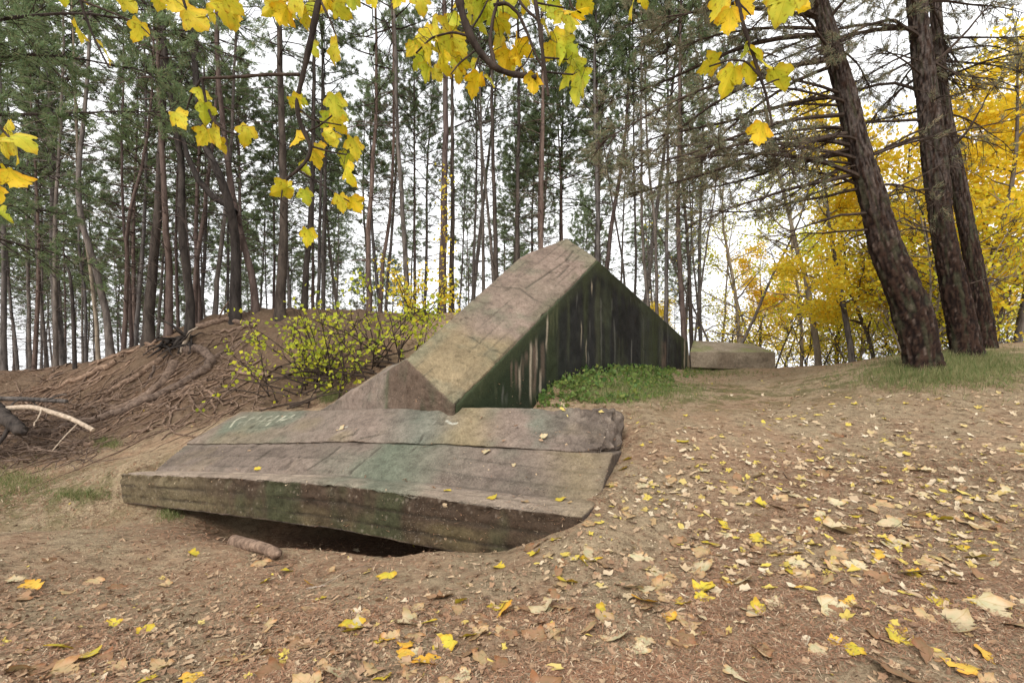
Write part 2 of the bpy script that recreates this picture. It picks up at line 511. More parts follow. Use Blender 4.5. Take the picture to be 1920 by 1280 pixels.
k = NT("sandy_forest_floor")
big = k.noise(0.55, 5, 0.6)
mid = k.noise(2.3, 6, 0.65)
fine = k.noise(16, 6, 0.75, (1.0, 2.4, 1.0))
grit = k.noise(75, 4, 0.7)
sand = k.ramp(grit, [(0.30, (0.27, 0.195, 0.120)), (0.52, (0.46, 0.350, 0.225)), (0.74, (0.62, 0.49, 0.34))])
lumps = k.ramp(k.noise(9.0, 7, 0.78), [(0.36, (0.40, 0.37, 0.34)), (0.50, (0.95, 0.95, 0.95)), (0.66, (1.22, 1.20, 1.17))])
sand = k.mix(sand, lumps, 0.9, 'MULTIPLY')
duff = k.ramp(fine, [(0.28, (0.20, 0.118, 0.070)), (0.46, (0.40, 0.256, 0.160)), (0.60, (0.50, 0.345, 0.228)), (0.75, (0.64, 0.49, 0.345))])
duff = k.mix(duff, lumps, 0.85, 'MULTIPLY')
msk = k.n("ShaderNodeMath", operation='ADD')
k.l(big, msk.inputs[0]); k.l(mid, msk.inputs[1])
mfac = k.ramp(msk.outputs[0], [(0.0, (0, 0, 0)), (0.46, (0, 0, 0)), (0.56, (1, 1, 1))])
hm = k.n("ShaderNodeMath", operation='MULTIPLY'); k.l(msk.outputs[0], hm.inputs[0]); hm.inputs[1].default_value = 0.5
mfac = k.ramp(hm.outputs[0], [(0.455, (1, 1, 1)), (0.57, (0.0, 0.0, 0.0))])
att = k.n("ShaderNodeAttribute", attribute_name="col")
sepc = k.n("ShaderNodeSeparateColor"); k.l(att.outputs["Color"], sepc.inputs[0])
c = k.mix(duff, sand, mfac)
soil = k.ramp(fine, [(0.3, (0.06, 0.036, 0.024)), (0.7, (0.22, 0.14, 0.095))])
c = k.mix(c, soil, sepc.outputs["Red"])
moss = k.ramp(fine, [(0.3, (0.06, 0.085, 0.025)), (0.7, (0.20, 0.20, 0.08))])
gm = k.ramp(mid, [(0.46, (0, 0, 0)), (0.56, (1, 1, 1))])
gmm = k.n("ShaderNodeMath", operation='MULTIPLY'); k.l(gm, gmm.inputs[0]); k.l(sepc.outputs["Green"], gmm.inputs[1])
c = k.mix(c, moss, gmm.outputs[0])
bsum = k.n("ShaderNodeMath", operation='ADD'); k.l(fine, bsum.inputs[0]); k.l(grit, bsum.inputs[1])
k.bump(bsum.outputs[0], 0.045, 1.0)
M['ground'] = k.finish(c, 0.95, 0.1)

gb = MB()
gc = np.zeros((len(GV), 3))
mound = smooth(-1.2, -3.2, GV[:, 0]) * smooth(8.9, 10.6, GV[:, 1]) * smooth(-40, -30, GV[:, 0])
gc[:, 0] = np.clip(mound * 0.8 + 0.9 * smooth(14, 20, GV[:, 1]), 0, 1)
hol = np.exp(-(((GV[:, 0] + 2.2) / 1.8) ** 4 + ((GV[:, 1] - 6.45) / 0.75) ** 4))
gc[:, 0] = np.clip(gc[:, 0] + 1.2 * hol, 0, 1)  # ground tone darkened under the slab, painted shade that deepens the hollow
gc[:, 1] = np.clip(0.9 * np.exp(-(((GV[:, 0] - 8.0) / 2.6) ** 2 + ((GV[:, 1] - 9.6) / 1.5) ** 2)) * 1.4
                   + np.exp(-(((GV[:, 0] - 2.6) / 2.0) ** 2 + ((GV[:, 1] - 10.2) / 1.9) ** 2)) * 1.2
                   + 0.8 * np.exp(-(((GV[:, 0] + 7.5) / 2.0) ** 2 + ((GV[:, 1] - 7.6) / 0.9) ** 2)), 0, 1)
gb.add(GV, GF, 0, gc)
ground = link("ground", gb.mesh("ground", M['ground']), kind="structure")

wk = NT("pale_sea")
wk.bump(wk.noise(0.8, 4), 0.3, 0.3)
wb = MB()
wb.add([(-2500, 130, -2.6), (2500, 130, -2.6), (2500, 2600, -2.6), (-2500, 2600, -2.6)], [(0, 1, 2, 3)])
link("sea", wb.mesh("sea", wk.finish((0.55, 0.58, 0.60), 0.15, 0.5)), kind="structure")

def on_ground(px, py, lo=2.0, hi=45.0):
    """where the ray through a photo pixel meets the ground"""
    d = ray(px, py)
    t = np.concatenate((np.arange(lo, 12, 0.02), np.arange(12, hi, 0.08)))
    z = EYE + d[2] * t
    g = height(d[0] * t, t)
    w = np.nonzero(z < g)[0]
    i = w[0] if len(w) else len(t) - 1
    return np.array((d[0] * t[i], t[i], g[i]))

# ------------------------------------------------------------------ the concrete ruin
SOLIDS = []        # coarse polyhedra, also used to lay leaves on the concrete
def solid(verts, faces):
    verts = [tuple(map(float, v)) for v in verts]
    SOLIDS.append((verts, faces))
    return verts, faces

def hull(verts):
    bm = bmesh.new()
    for v in verts:
        bm.verts.new(tuple(v))
    r = bmesh.ops.convex_hull(bm, input=bm.verts)
    bmesh.ops.delete(bm, geom=[e for e in r["geom_unused"] if isinstance(e, bmesh.types.BMVert)], context='VERTS')
    bm.verts.index_update()
    vs = [tuple(v.co) for v in bm.verts]
    fs = [[v.index for v in f.verts] for f in bm.faces]
    bm.free()
    return solid(vs, fs)

def remesh(parts, voxel):
    """fuse coarse polyhedra into one even dense skin"""
    me = bpy.data.meshes.new("tmp")
    V, F = [], []
    for vs, fs in parts:
        o = len(V)
        V += list(vs)
        F += [[i + o for i in f] for f in fs]
    me.from_pydata(V, [], F)
    bm = bmesh.new(); bm.from_mesh(me)
    bmesh.ops.recalc_face_normals(bm, faces=bm.faces)
    bm.to_mesh(me); bm.free()
    o = bpy.data.objects.new("tmp", me)
    COL.objects.link(o)
    md = o.modifiers.new("r", 'REMESH')
    md.mode = 'VOXEL'
    md.voxel_size = voxel
    bpy.context.view_layer.update()
    dg = bpy.context.evaluated_depsgraph_get()
    out = bpy.data.meshes.new_from_object(o.evaluated_get(dg))
    bpy.data.objects.remove(o)
    return out

M['concrete'] = mat_attr("weathered_concrete", (42, 0.34), 0.93, 0.014, 150)
M['wallpaint'] = mat_attr("blackened_concrete", (30, 0.30), 0.85, 0.010, 120, False)
bunker = thing("bunker_ruin", "tilted brown concrete bunker ruin with a black triangular wall, half sunk in the dune", "bunker", tuple(at(850, 757, 6.8)))
BO = np.array(bunker.location)

CONC = np.array((0.172, 0.138, 0.114))
WARM = np.array((0.212, 0.163, 0.134))
OCHRE = np.array((0.300, 0.235, 0.125))
GREEN = np.array((0.105, 0.120, 0.088))
DARK = np.array((0.080, 0.068, 0.050))

def lerp(c, d, t):
    t = np.asarray(t)
    if t.ndim == 1:
        t = t[:, None]
    return c * (1 - t) + d * t

def concrete_part(name, parts, voxel, displace=0.012, paint=None, shape=None, mat='concrete', seed=1):
    me = remesh(parts, voxel)
    P = coords(me)
    N = normals(me)
    big = fbm(P, 1.1, 4, seed)
    fin = fbm(P, 9, 3, seed + 3)
    pit = smooth(0.28, 0.5, fbm(P, 11, 3, seed + 51)) * smooth(-0.1, 0.35, fbm(P, 1.6, 3, seed + 53))
    P2 = P + N * (displace * (0.7 * fbm(P, 2.2, 3, seed + 9) + 0.5 * fin) - 0.012 * pit)[:, None]
    col = lerp(np.tile(CONC, (len(P), 1)), WARM, smooth(-0.3, 0.5, big))
    col = lerp(col, GREEN, 0.55 * smooth(0.12, 0.5, fbm(P, 1.7, 4, seed + 21)))
    col = lerp(col, OCHRE * 0.85, 0.35 * smooth(0.2, 0.5, fbm(P, 1.3, 3, seed + 33)))
    col = lerp(col, DARK, 0.5 * smooth(0.25, 0.6, fbm(P, 3.2, 4, seed + 41)))
    wear = (1 + 0.42 * fbm(P, 5.0, 5, seed + 61, 0.7) - 0.35 * pit)[:, None]
    if shape:
        P2 = shape(P, N, P2)
    if paint:
        col = paint(P, N, col)
    me.vertices.foreach_set("co", (P2 - BO).astype(np.float32).ravel())
    me.polygons.foreach_set("use_smooth", np.ones(len(me.polygons), bool))
    set_col(me, np.clip(col * (wear if mat == 'concrete' else 1), 0.008, 0.9))
    me.materials.clear()
    me.materials.append(M[mat])
    me.update()
    return link(name, me, bunker)

def boards(coord, width, along_, seed):
    """tone per shuttering board and the fine lines between boards"""
    q = coord / width
    i_ = np.floor(q).astype(np.int64)
    tone = hash3(i_, i_ * 0 + 3, np.floor(along_ / 2.1 + i_ * 0.37).astype(np.int64), seed)
    d = np.abs(q - np.round(q)) * width
    line = (1 - smooth(0.006, 0.020, d)) * smooth(-0.15, 0.25, fbm(np.stack((along_ * 1.3, q * 0.7, q * 0), 1), 1.0, 3, seed + 1))
    return (0.86 + 0.28 * tone)[:, None], line

# front slab: cross-sections from the sunk left end to the right end
A = [at(222, 887, 7.4), at(430, 894, 6.35), at(640, 908, 5.6), at(850, 937, 5.0), at(1092, 968, 4.5)]
B = [at(289, 882, 7.6), at(462, 883, 6.78), at(640, 889, 6.17), at(860, 908, 5.64), at(1124, 938, 5.05)]
C = [at(345, 835, 8.3), at(490, 834, 7.5), at(640, 831, 6.9), at(880, 838, 6.2), at(1148, 851, 5.65)]
D = [at(452, 771, 9.3), at(560, 769, 8.4), at(660, 767, 7.7), at(850, 764, 6.95), at(1150, 766, 6.45)]
down = np.array((0, 0, -1.0))
inw = np.array((0.12, 0.25, 0.0))
ns = len(A)
TH = [0.44, 0.50, 0.53, 0.54, 0.52]
sec = []
for i in range(ns):
    bot_f = A[i] + down * TH[i] + inw * 0.2
    back = C[i] + np.array((0.1, 0.55, 0.10)) if i < ns - 1 else at(1173, 843, 6.45)
    sec.append([bot_f, A[i], B[i], C[i], back, back + down * 0.9])
V = [p for s in sec for p in s]
m = 6
F = []
for i in range(ns - 1):
    for j in range(m):
        F.append([i * m + j, i * m + (j + 1) % m, (i + 1) * m + (j + 1) % m, (i + 1) * m + j])
F.append([j for j in range(m)][::-1])
F.append([(ns - 1) * m + j for j in range(m)])
low_slab = solid(V, F)

# upper block: the broken thick course lying on the slab, its right end rounded and overhanging
lift = np.array((0, 0.0, 0.022))
sec = []
for i in range(ns):
    c_, d_ = C[i] + lift, D[i].copy()
    if i == ns - 1:
        c_ = at(1128, 850, 5.66)
    sec.append([c_ + down * 0.05 + np.array((0, 0.12, 0)), c_, d_, d_ + np.array((0.15, 0.5, -0.12)), d_ + np.array((0.1, 0.4, -0.75))])
e1 = [at(1164, 842, 6.25), at(1168, 832, 6.25), at(1168, 784, 6.6), at(1160, 772, 7.0), at(1160, 830, 6.9)]
sec.append(e1)
V = [p for s in sec for p in s]
m = 5
F = []
for i in range(ns):
    for j in range(m):
        F.append([i * m + j, i * m + (j + 1) % m, (i + 1) * m + (j + 1) % m, (i + 1) * m + j])
F.append([j for j in range(m)][::-1])
F.append([ns * m + j for j in range(m)])
up_block = solid(V, F)

def bvh_of(s):
    return BVHTree.FromPolygons(s[0], s[1])
def hit(bv, px, py):
    d = Vector(ray(px, py))
    r = bv.ray_cast(Vector((0, 0, EYE)), d.normalized())
    return None if r[0] is None else np.array(r[0])
bv_low, bv_up = bvh_of(low_slab), bvh_of(up_block)
def poly3(bv, pts):
    out = []
    for p in pts:
        h_ = hit(bv, *p)
        if h_ is not None:
            out.append(h_)
    return out
def groove(P, lines, w):
    """0..1 mask along polylines"""
    g = np.zeros(len(P))
    for ln in lines:
        for a, b in zip(ln[:-1], ln[1:]):
            if np.linalg.norm(b - a) > 1e-4:
                g = np.maximum(g, 1 - smooth(w * 0.35, w, seg_dist(P, a, b)))
    return g
low_lines = [poly3(bv_low, l) for l in (
    [(638, 836), (612, 858), (577, 880)], [(714, 838), (690, 860), (657, 886)], [(780, 838), (770, 850)], [(506, 845), (480, 862)],
)]
# board marks on the front face, each following the face's own run
board = []
for fr in (0.40, 0.74):
    board.append([A[i] + down * (TH[i] * fr) + inw * 0.2 * fr for i in range(ns)])
def low_shape(P, N, P2):
    g = groove(P, low_lines, 0.022)
    P2 = P2 - N * (g * 0.016)[:, None]
    fr = smooth(-0.5, -0.85, N[:, 1]) * smooth(0.5, 0.25, np.abs(N[:, 2]))
    g2 = groove(P, board, 0.020)
    P2 = P2 - N * (g2 * fr * 0.012 * smooth(-0.45, 0.1, fbm(P, 2.5, 3, 89)))[:, None]
    # the crumbling upper arris of the front face
    ed = groove(P, [A], 0.16)
    P2 = P2 - N * (ed * np.clip(fbm(P, 8, 4, 71) + 0.2, 0, 1) * 0.07)[:, None]
    cr = groove(P, [B], 0.06)
    P2 = P2 - N * (cr * 0.020)[:, None]
    # coarse exposed aggregate on the upper board
    P2 = P2 + N * (fr * 0.020 * fbm(P, 13, 4, 75))[:, None]
    return P2
def low_paint(P, N, col):
    g = groove(P, low_lines, 0.028)
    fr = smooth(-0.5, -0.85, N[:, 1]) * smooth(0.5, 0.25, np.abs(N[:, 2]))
    strip = np.zeros(len(P))
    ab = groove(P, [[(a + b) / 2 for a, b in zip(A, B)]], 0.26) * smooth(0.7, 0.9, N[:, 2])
    col = lerp(col, np.array((0.265, 0.208, 0.165)), 0.75 * ab)  # light on the flatter ledge painted in as a paler tone
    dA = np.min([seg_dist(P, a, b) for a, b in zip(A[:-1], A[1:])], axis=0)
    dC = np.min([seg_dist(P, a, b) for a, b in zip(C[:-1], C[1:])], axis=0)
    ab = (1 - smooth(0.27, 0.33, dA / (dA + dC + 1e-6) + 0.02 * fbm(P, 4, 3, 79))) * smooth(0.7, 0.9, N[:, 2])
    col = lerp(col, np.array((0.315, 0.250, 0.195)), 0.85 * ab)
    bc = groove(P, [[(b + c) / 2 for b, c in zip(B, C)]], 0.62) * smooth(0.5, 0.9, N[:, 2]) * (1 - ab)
    col = lerp(col, np.array((0.150, 0.117, 0.096)), 0.55 * bc)  # shading of the sloping plane behind the ledge put into its colour
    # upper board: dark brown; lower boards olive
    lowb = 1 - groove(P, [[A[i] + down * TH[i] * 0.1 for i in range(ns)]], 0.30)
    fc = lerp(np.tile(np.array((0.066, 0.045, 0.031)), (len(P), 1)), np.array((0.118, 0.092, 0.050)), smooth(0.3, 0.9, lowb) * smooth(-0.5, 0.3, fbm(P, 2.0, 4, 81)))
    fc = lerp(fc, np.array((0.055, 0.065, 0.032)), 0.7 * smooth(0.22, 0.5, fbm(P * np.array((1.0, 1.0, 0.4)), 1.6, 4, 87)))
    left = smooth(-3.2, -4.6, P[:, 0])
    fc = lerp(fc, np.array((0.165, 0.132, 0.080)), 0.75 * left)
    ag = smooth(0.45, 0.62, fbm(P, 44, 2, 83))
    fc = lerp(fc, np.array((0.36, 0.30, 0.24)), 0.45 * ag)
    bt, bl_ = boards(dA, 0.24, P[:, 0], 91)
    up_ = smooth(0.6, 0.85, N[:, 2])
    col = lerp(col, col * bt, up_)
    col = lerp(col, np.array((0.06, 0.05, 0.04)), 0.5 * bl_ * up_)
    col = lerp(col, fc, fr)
    gm_ = np.exp(-(((P[:, 0] + 1.55) / 0.75) ** 2)) * smooth(0.35, 0.75, N[:, 2])
    col = lerp(col, np.array((0.118, 0.138, 0.100)), 0.85 * gm_ * smooth(-0.5, 0.2, fbm(P, 1.5, 3, 85)))
    rust = np.exp(-(((P[:, 0] - 0.75) / 0.35) ** 2)) * smooth(0.35, 0.75, N[:, 2])
    col = lerp(col, OCHRE * 0.9, 0.45 * rust)
    col = lerp(col, np.array((0.05, 0.045, 0.035)), 0.75 * g)
    g2 = groove(P, board, 0.022) * fr * smooth(-0.5, 0.1, fbm(P, 2.5, 3, 89))
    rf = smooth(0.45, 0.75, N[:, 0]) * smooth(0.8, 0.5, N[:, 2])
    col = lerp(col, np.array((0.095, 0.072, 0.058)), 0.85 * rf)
    return lerp(col, np.array((0.045, 0.036, 0.026)), 0.75 * g2)
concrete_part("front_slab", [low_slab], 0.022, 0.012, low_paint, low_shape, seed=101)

up_lines = [poly3(bv_up, l) for l in (
    [(595, 777), (568, 794), (545, 812)], [(820, 795), (832, 797)], [(816, 797), (800, 806), (790, 824), (782, 832)],
    [(955, 800), (985, 810), (1008, 815), (1040, 826), (1068, 832)], [(930, 801), (955, 806)],
    [(672, 806), (662, 814), (640, 820)], [(755, 800), (738, 812), (700, 818), (676, 822)], [(432, 818), (470, 806), (520, 796), (545, 783)],
)]
def bumpy_right(P):
    return smooth(0.2, 1.0, P[:, 0])
def up_shape(P, N, P2):
    r = bumpy_right(P)
    lipn = groove(P, [[c + lift for c in C]], 0.10)
    P2 = P2 - N * (lipn * np.clip(fbm(P, 4.5, 3, 57) + 0.1, 0, 1) * 0.05)[:, None]
    P2 = P2 + N * (r * (0.10 * fbm(P, 1.8, 3, 51) + 0.085 * fbm(P, 4.5, 4, 53) + 0.030 * fbm(P, 14, 3, 55)))[:, None]
    g = groove(P, up_lines, 0.022)
    return P2 - N * (g * 0.018)[:, None]
graf_strokes = [
    [(432, 803), (440, 790), (452, 783), (462, 782)], [(446, 800), (456, 788)], [(458, 800), (470, 786), (478, 784)], [(452, 794), (470, 790)],
    [(470, 800), (490, 782)], [(482, 800), (500, 784), (510, 781)], [(486, 792), (512, 788)], [(500, 798), (522, 780)], [(520, 790), (534, 780)], [(534, 789), (552, 777)], [(528, 787), (548, 784)],
]
graf_small = [
    [(768, 798), (772, 795)], [(786, 798), (790, 793), (794, 796)], [(796, 797), (800, 791), (806, 796)], [(806, 792), (816, 790)], [(812, 797), (818, 791)],
    [(838, 790), (848, 795), (856, 793)], [(640, 802), (650, 800)],
]
graf3 = [poly3(bv_up, s) for s in graf_strokes]
graf3s = [poly3(bv_up, s) for s in graf_small]
def up_paint(P, N, col):
    tl = np.exp(-(((P[:, 0] + 4.2) / 0.9) ** 2))
    col = lerp(col, np.array((0.175, 0.150, 0.100)), 0.6 * tl)
    gp = groove(P, graf3, 0.30) * (0.6 + 0.4 * fbm(P, 3, 3, 65))
    col = lerp(col, np.array((0.125, 0.160, 0.120)), np.clip(0.75 * gp, 0, 1))
    g4 = np.exp(-(((P[:, 0] - 0.1) / 0.42) ** 2)) * smooth(-0.3, 0.2, fbm(P, 2.2, 3, 61))
    col = lerp(col, np.array((0.105, 0.140, 0.105)), 0.75 * g4)
    g5 = np.exp(-(((P[:, 0] + 1.15) / 0.45) ** 2))
    col = lerp(col, np.array((0.120, 0.150, 0.120)), 0.6 * g5)
    yl = np.exp(-(((P[:, 0] + 0.55) / 0.30) ** 2))
    col = lerp(col, np.array((0.235, 0.185, 0.095)), 0.6 * yl)
    r = bumpy_right(P)
    cav = smooth(0.05, 0.45, fbm(P, 4, 4, 53))
    col = lerp(col, np.array((0.105, 0.083, 0.068)), 0.7 * r * (1 - cav))
    col = lerp(col, np.array((0.30, 0.245, 0.195)), 0.35 * r * cav)
    pt = groove(P, graf3, 0.030) * smooth(-0.55, 0.1, fbm(P, 7, 3, 67))
    col = lerp(col, np.array((0.52, 0.50, 0.39)), 0.7 * pt)
    pt = groove(P, graf3s, 0.024) * smooth(-0.5, 0.1, fbm(P, 9, 3, 69))
    col = lerp(col, np.array((0.58, 0.58, 0.50)), 0.85 * pt)
    return lerp(col, np.array((0.05, 0.045, 0.035)), 0.7 * groove(P, up_lines, 0.028))
concrete_part("upper_block", [up_block], 0.022, 0.014, up_paint, up_shape, seed=131)

# the tilted roof slab, its foot and the black wall under it
def wall_Y(px):
    return 5.676 / (0.72 - (px - 960) / 960)
def wall(px, py):
    return at(px, py, wall_Y(px))
NN, RR = wall(850, 757), wall(1120, 485)
LL = at(761, 672, 7.36)
pn = np.cross(RR - NN, LL - NN)
pn /= np.linalg.norm(pn)
if pn[2] < 0:
    pn = -pn
def on_roof(px, py):
    d = ray(px, py)
    t = ((NN - np.array((0, 0, EYE))) @ pn) / (d @ pn)
    return np.array((0, 0, EYE)) + d * t
KK = on_roof(1063, 446)
M1, M2 = on_roof(1000, 470), on_roof(975, 482)
J1 = on_roof(836, 606)
nl = np.array((-0.811, 0.584, 0))           # horizontally away from the black wall
def down_to(p, z):
    return np.array((p[0], p[1], z))
top = [NN, RR, KK, M1, M2, J1, LL]
core = hull(top + [down_to(p, 0.2) for p in (NN, RR)] + [down_to(LL, 0.4), down_to(J1 + nl * 0.1, 1.0), down_to(M1 + nl * 0.3, 1.2), down_to(KK + nl * 0.4, 1.2)])
P2_, P2b = wall(1288, 640), wall(1297, 700) + down * 0.4
rear = hull([RR + nl * 0.02 + down * 0.03, P2_, P2b, down_to(RR, 0.6), RR + nl * 0.9 + down * 0.05, P2_ + nl * 1.0 + down * 0.1, P2b + nl * 1.0, down_to(RR + nl * 0.9, 0.6)])
roof_lines = [[on_roof(*p) for p in l] for l in (
    [(829, 616), (860, 624), (888, 634), (905, 645), (922, 655), (945, 662)], [(895, 530), (935, 538), (975, 540), (1000, 560), (1035, 575)],
    [(986, 540), (1060, 490), (1075, 470)], [(1045, 520), (1085, 480)], [(850, 735), (838, 742)],
)]
bv_roof = bvh_of(core)
def roof_shape(P, N, P2):
    g = groove(P, roof_lines, 0.026)
    ef = smooth(0.5, 0.8, -N[:, 1]) * smooth(0.5, 0.2, np.abs(N[:, 2])) * smooth(1.2, 0.4, np.linalg.norm(P - (NN + LL) / 2, axis=1))
    P2 = P2 + N * (ef * (0.09 * fbm(P, 2.6, 4, 173) + 0.03))[:, None]
    lip = groove(P, [[NN, RR]], 0.14)
    P2 = P2 - N * (lip * np.clip(fbm(P, 5, 4, 171), 0, 1) * 0.045)[:, None]
    return P2 - N * (g * 0.014)[:, None]
def roof_paint(P, N, col):
    up = smooth(0.3, 0.6, N @ pn)
    t = ((P - NN) @ (RR - NN)) / ((RR - NN) @ (RR - NN))
    base = lerp(np.tile(np.array((0.225, 0.170, 0.138)), (len(P), 1)), np.array((0.170, 0.135, 0.105)), smooth(-0.4, 0.4, fbm(P, 1.2, 4, 151)))
    base = lerp(base, np.array((0.230, 0.180, 0.105)), 0.85 * smooth(0.36, 0.26, t + 0.06 * fbm(P, 2, 3, 153)))
    base = lerp(base, np.array((0.135, 0.135, 0.096)), 0.55 * smooth(0.1, 0.5, fbm(P, 2.6, 4, 155)))
    base = lerp(base, np.array((0.17, 0.17, 0.115)), 0.6 * groove(P, [[LL, J1, M2]], 0.30) * smooth(-0.4, 0.3, fbm(P, 3, 3, 157)))
    base = lerp(base, np.array((0.13, 0.125, 0.08)), 0.5 * groove(P, [[NN, RR]], 0.20) * smooth(-0.3, 0.3, fbm(P, 3, 3, 158)))
    base = lerp(base, np.array((0.21, 0.195, 0.135)), 0.6 * groove(P, [[KK, RR]], 0.5))
    sl_ = (RR - NN) / np.linalg.norm(RR - NN)
    ac_ = np.cross(pn, sl_)
    bt, bl_ = boards((P - NN) @ ac_, 0.21, (P - NN) @ sl_, 93)
    base = base * bt
    base = lerp(base, np.array((0.07, 0.06, 0.045)), 0.5 * bl_)
    col = lerp(col, base, up)
    endf = smooth(0.5, 0.8, -(N @ nl) * 0 - N[:, 1]) * smooth(0.5, 0.2, np.abs(N[:, 2]))
    ec = lerp(np.tile(np.array((0.115, 0.082, 0.061)), (len(P), 1)), np.array((0.055, 0.058, 0.036)), smooth(-0.1, 0.3, fbm(P * np.array((1, 1, 0.35)), 3.0, 4, 161)))
    eh = (LL - NN) * np.array((1, 1, 0)); eh /= np.linalg.norm(eh)
    pf = smooth(0.16, 0.10, np.abs((P - NN) @ np.array((eh[1], -eh[0], 0)))) * smooth(0.55, 0.35, N[:, 2])
    col = lerp(col, ec, np.maximum(pf, endf * (1 - up)))
    return lerp(col, np.array((0.05, 0.048, 0.036)), 0.6 * groove(P, roof_lines, 0.030) * smooth(-0.5, 0.1, fbm(P, 2.5, 3, 159)))
concrete_part("roof_slab", [core, rear], 0.022, 0.010, roof_paint, roof_shape, seed=151)

# shoulder: broken lower end of the roof slab running left down to the front slab
S1, S2, S3, S4 = at(592, 775, 8.95), at(684, 772, 7.88), at(761, 672, 7.37), at(722, 690, 8.5)
sh = hull([S1, S2, S3, S4, LL + np.array((0.35, 0.45, 0.02)), S1 + down * 0.7, S2 + down * 0.7, NN + down * 0.5, S4 + down * 1.2])
knob = hull([at(757, 700, 7.30), at(748, 722, 7.16), at(775, 724, 7.18), at(742, 745, 7.04), at(790, 750, 7.02), at(735, 775, 7.0), at(800, 775, 6.96), at(760, 700, 7.7), at(740, 775, 7.5), at(800, 775, 7.3)])
def sh_paint(P, N, col):
    eh = (LL - NN) * np.array((1, 1, 0)); eh /= np.linalg.norm(eh)
    ne = np.array((eh[1], -eh[0], 0))
    fc = smooth(0.10, 0.05, np.abs((P - NN) @ ne)) * smooth(0.6, 0.35, N[:, 2])
    right = smooth(0, 0.15, (LL - NN) @ eh + 0.52 - (P - NN) @ eh)
    fc = fc * right
    ec = lerp(np.tile(np.array((0.120, 0.087, 0.066)), (len(P), 1)), np.array((0.075, 0.082, 0.050)), smooth(-0.05, 0.35, fbm(P * np.array((1, 1, 0.3)), 2.6, 4, 181)))
    return lerp(col, ec, fc)
def sh_shape(P, N, P2):
    return P2 + N * (0.035 * fbm(P, 4, 4, 183))[:, None]
concrete_part("broken_foot", [sh], 0.022, 0.012, sh_paint, sh_shape, seed=171)

# black wall, standing 2 cm proud
wn = -nl
off = wn * 0.022
wv = [NN + off + np.array((0.02, 0.03, -0.02)), RR + off + down * 0.035, P2_ + off, wall(1297, 700) + off + down * 0.35, down_to(wall(1060, 700), 0.55) + off, down_to(NN, 0.35) + off]
wv_b = [p + nl * 0.14 for p in wv]
nW = len(wv)
wf = [list(range(nW)), list(range(nW, 2 * nW))[::-1]] + [[i, (i + 1) % nW, nW + (i + 1) % nW, nW + i] for i in range(nW)]
wall_solid = solid(wv + wv_b, wf)
wd = np.array((0.584, 0.811, 0.0))
def S_of(px):
    p = wall(px, 690)
    return (p - NN) @ wd
# pale runs: (column, top row, bottom row, width m, strength, tone)
RUNS = [(1107, 525, 552, .05, 1.0, 0), (1118, 520, 695, .16, .55, 1), (1095, 540, 640, .05, .35, 1), (1104, 600, 640, .05, .4, 2), (1125, 560, 690, .05, .45, 2),
        (993, 635, 756, .05, .9, 0), (1004, 636, 700, .05, .8, 0), (1000, 640, 745, .10, .8, 3), (985, 660, 690, .08, .8, 3), (966, 680, 735, .06, .7, 3), (973, 675, 748, .05, .9, 0), (957, 682, 735, .04, .7, 3), (978, 672, 720, .06, .6, 3),
        (1012, 690, 755, .05, .7, 0), (1016, 640, 720, .10, .6, 3), (1023, 592, 660, .04, 1.0, 0), (1030, 584, 650, .05, .9, 1), (1026, 640, 690, .05, .6, 1), (1035, 575, 640, .05, .7, 1), (1042, 572, 625, .05, .8, 1), (1045, 620, 690, .06, .35, 1),
        (1064, 560, 700, .08, .45, 1), (1080, 555, 585, .03, .6, 2), (1084, 570, 590, .03, .7, 2), (1088, 608, 660, .03, .7, 0), (1098, 640, 690, .03, .8, 0), (1102, 660, 692, .04, .7, 2),
        (1146, 560, 590, .04, .5, 2), (1150, 600, 690, .05, .5, 2), (1158, 640, 690, .04, .4, 1), (1162, 640, 655, .04, .4, 1), (1172, 530, 545, .05, .8, 2), (1181, 555, 575, .03, .6, 2), (1182, 640, 695, .05, .8, 2), (1165, 640, 690, .07, .3, 1),
        (1202, 565, 690, .05, .65, 1), (1205, 590, 695, .04, .5, 2), (1212, 560, 700, .6, .5, 4), (1228, 590, 690, .35, .35, 4), (1238, 600, 690, .22, .65, 1), (1243, 640, 697, .25, .75, 3), (1250, 610, 690, .04, .5, 2), (1256, 615, 660, .05, .4, 1),
        (1282, 635, 697, .10, .75, 0), (1290, 645, 697, .22, .7, 5), (900, 720, 757, .06, .5, 1), (927, 715, 757, .05, .5, 1), (940, 720, 757, .04, .7, 2), (947, 735, 757, .06, .5, 2), (878, 740, 757, .04, .4, 1), (910, 735, 757, .2, .4, 4), (960, 700, 755, .1, .3, 4)]
TONE = [np.array((0.40, 0.34, 0.26)), np.array((0.11, 0.115, 0.065)), np.array((0.24, 0.23, 0.21)), np.array((0.155, 0.112, 0.086)), np.array((0.052, 0.062, 0.030)), np.array((0.30, 0.25, 0.18))]
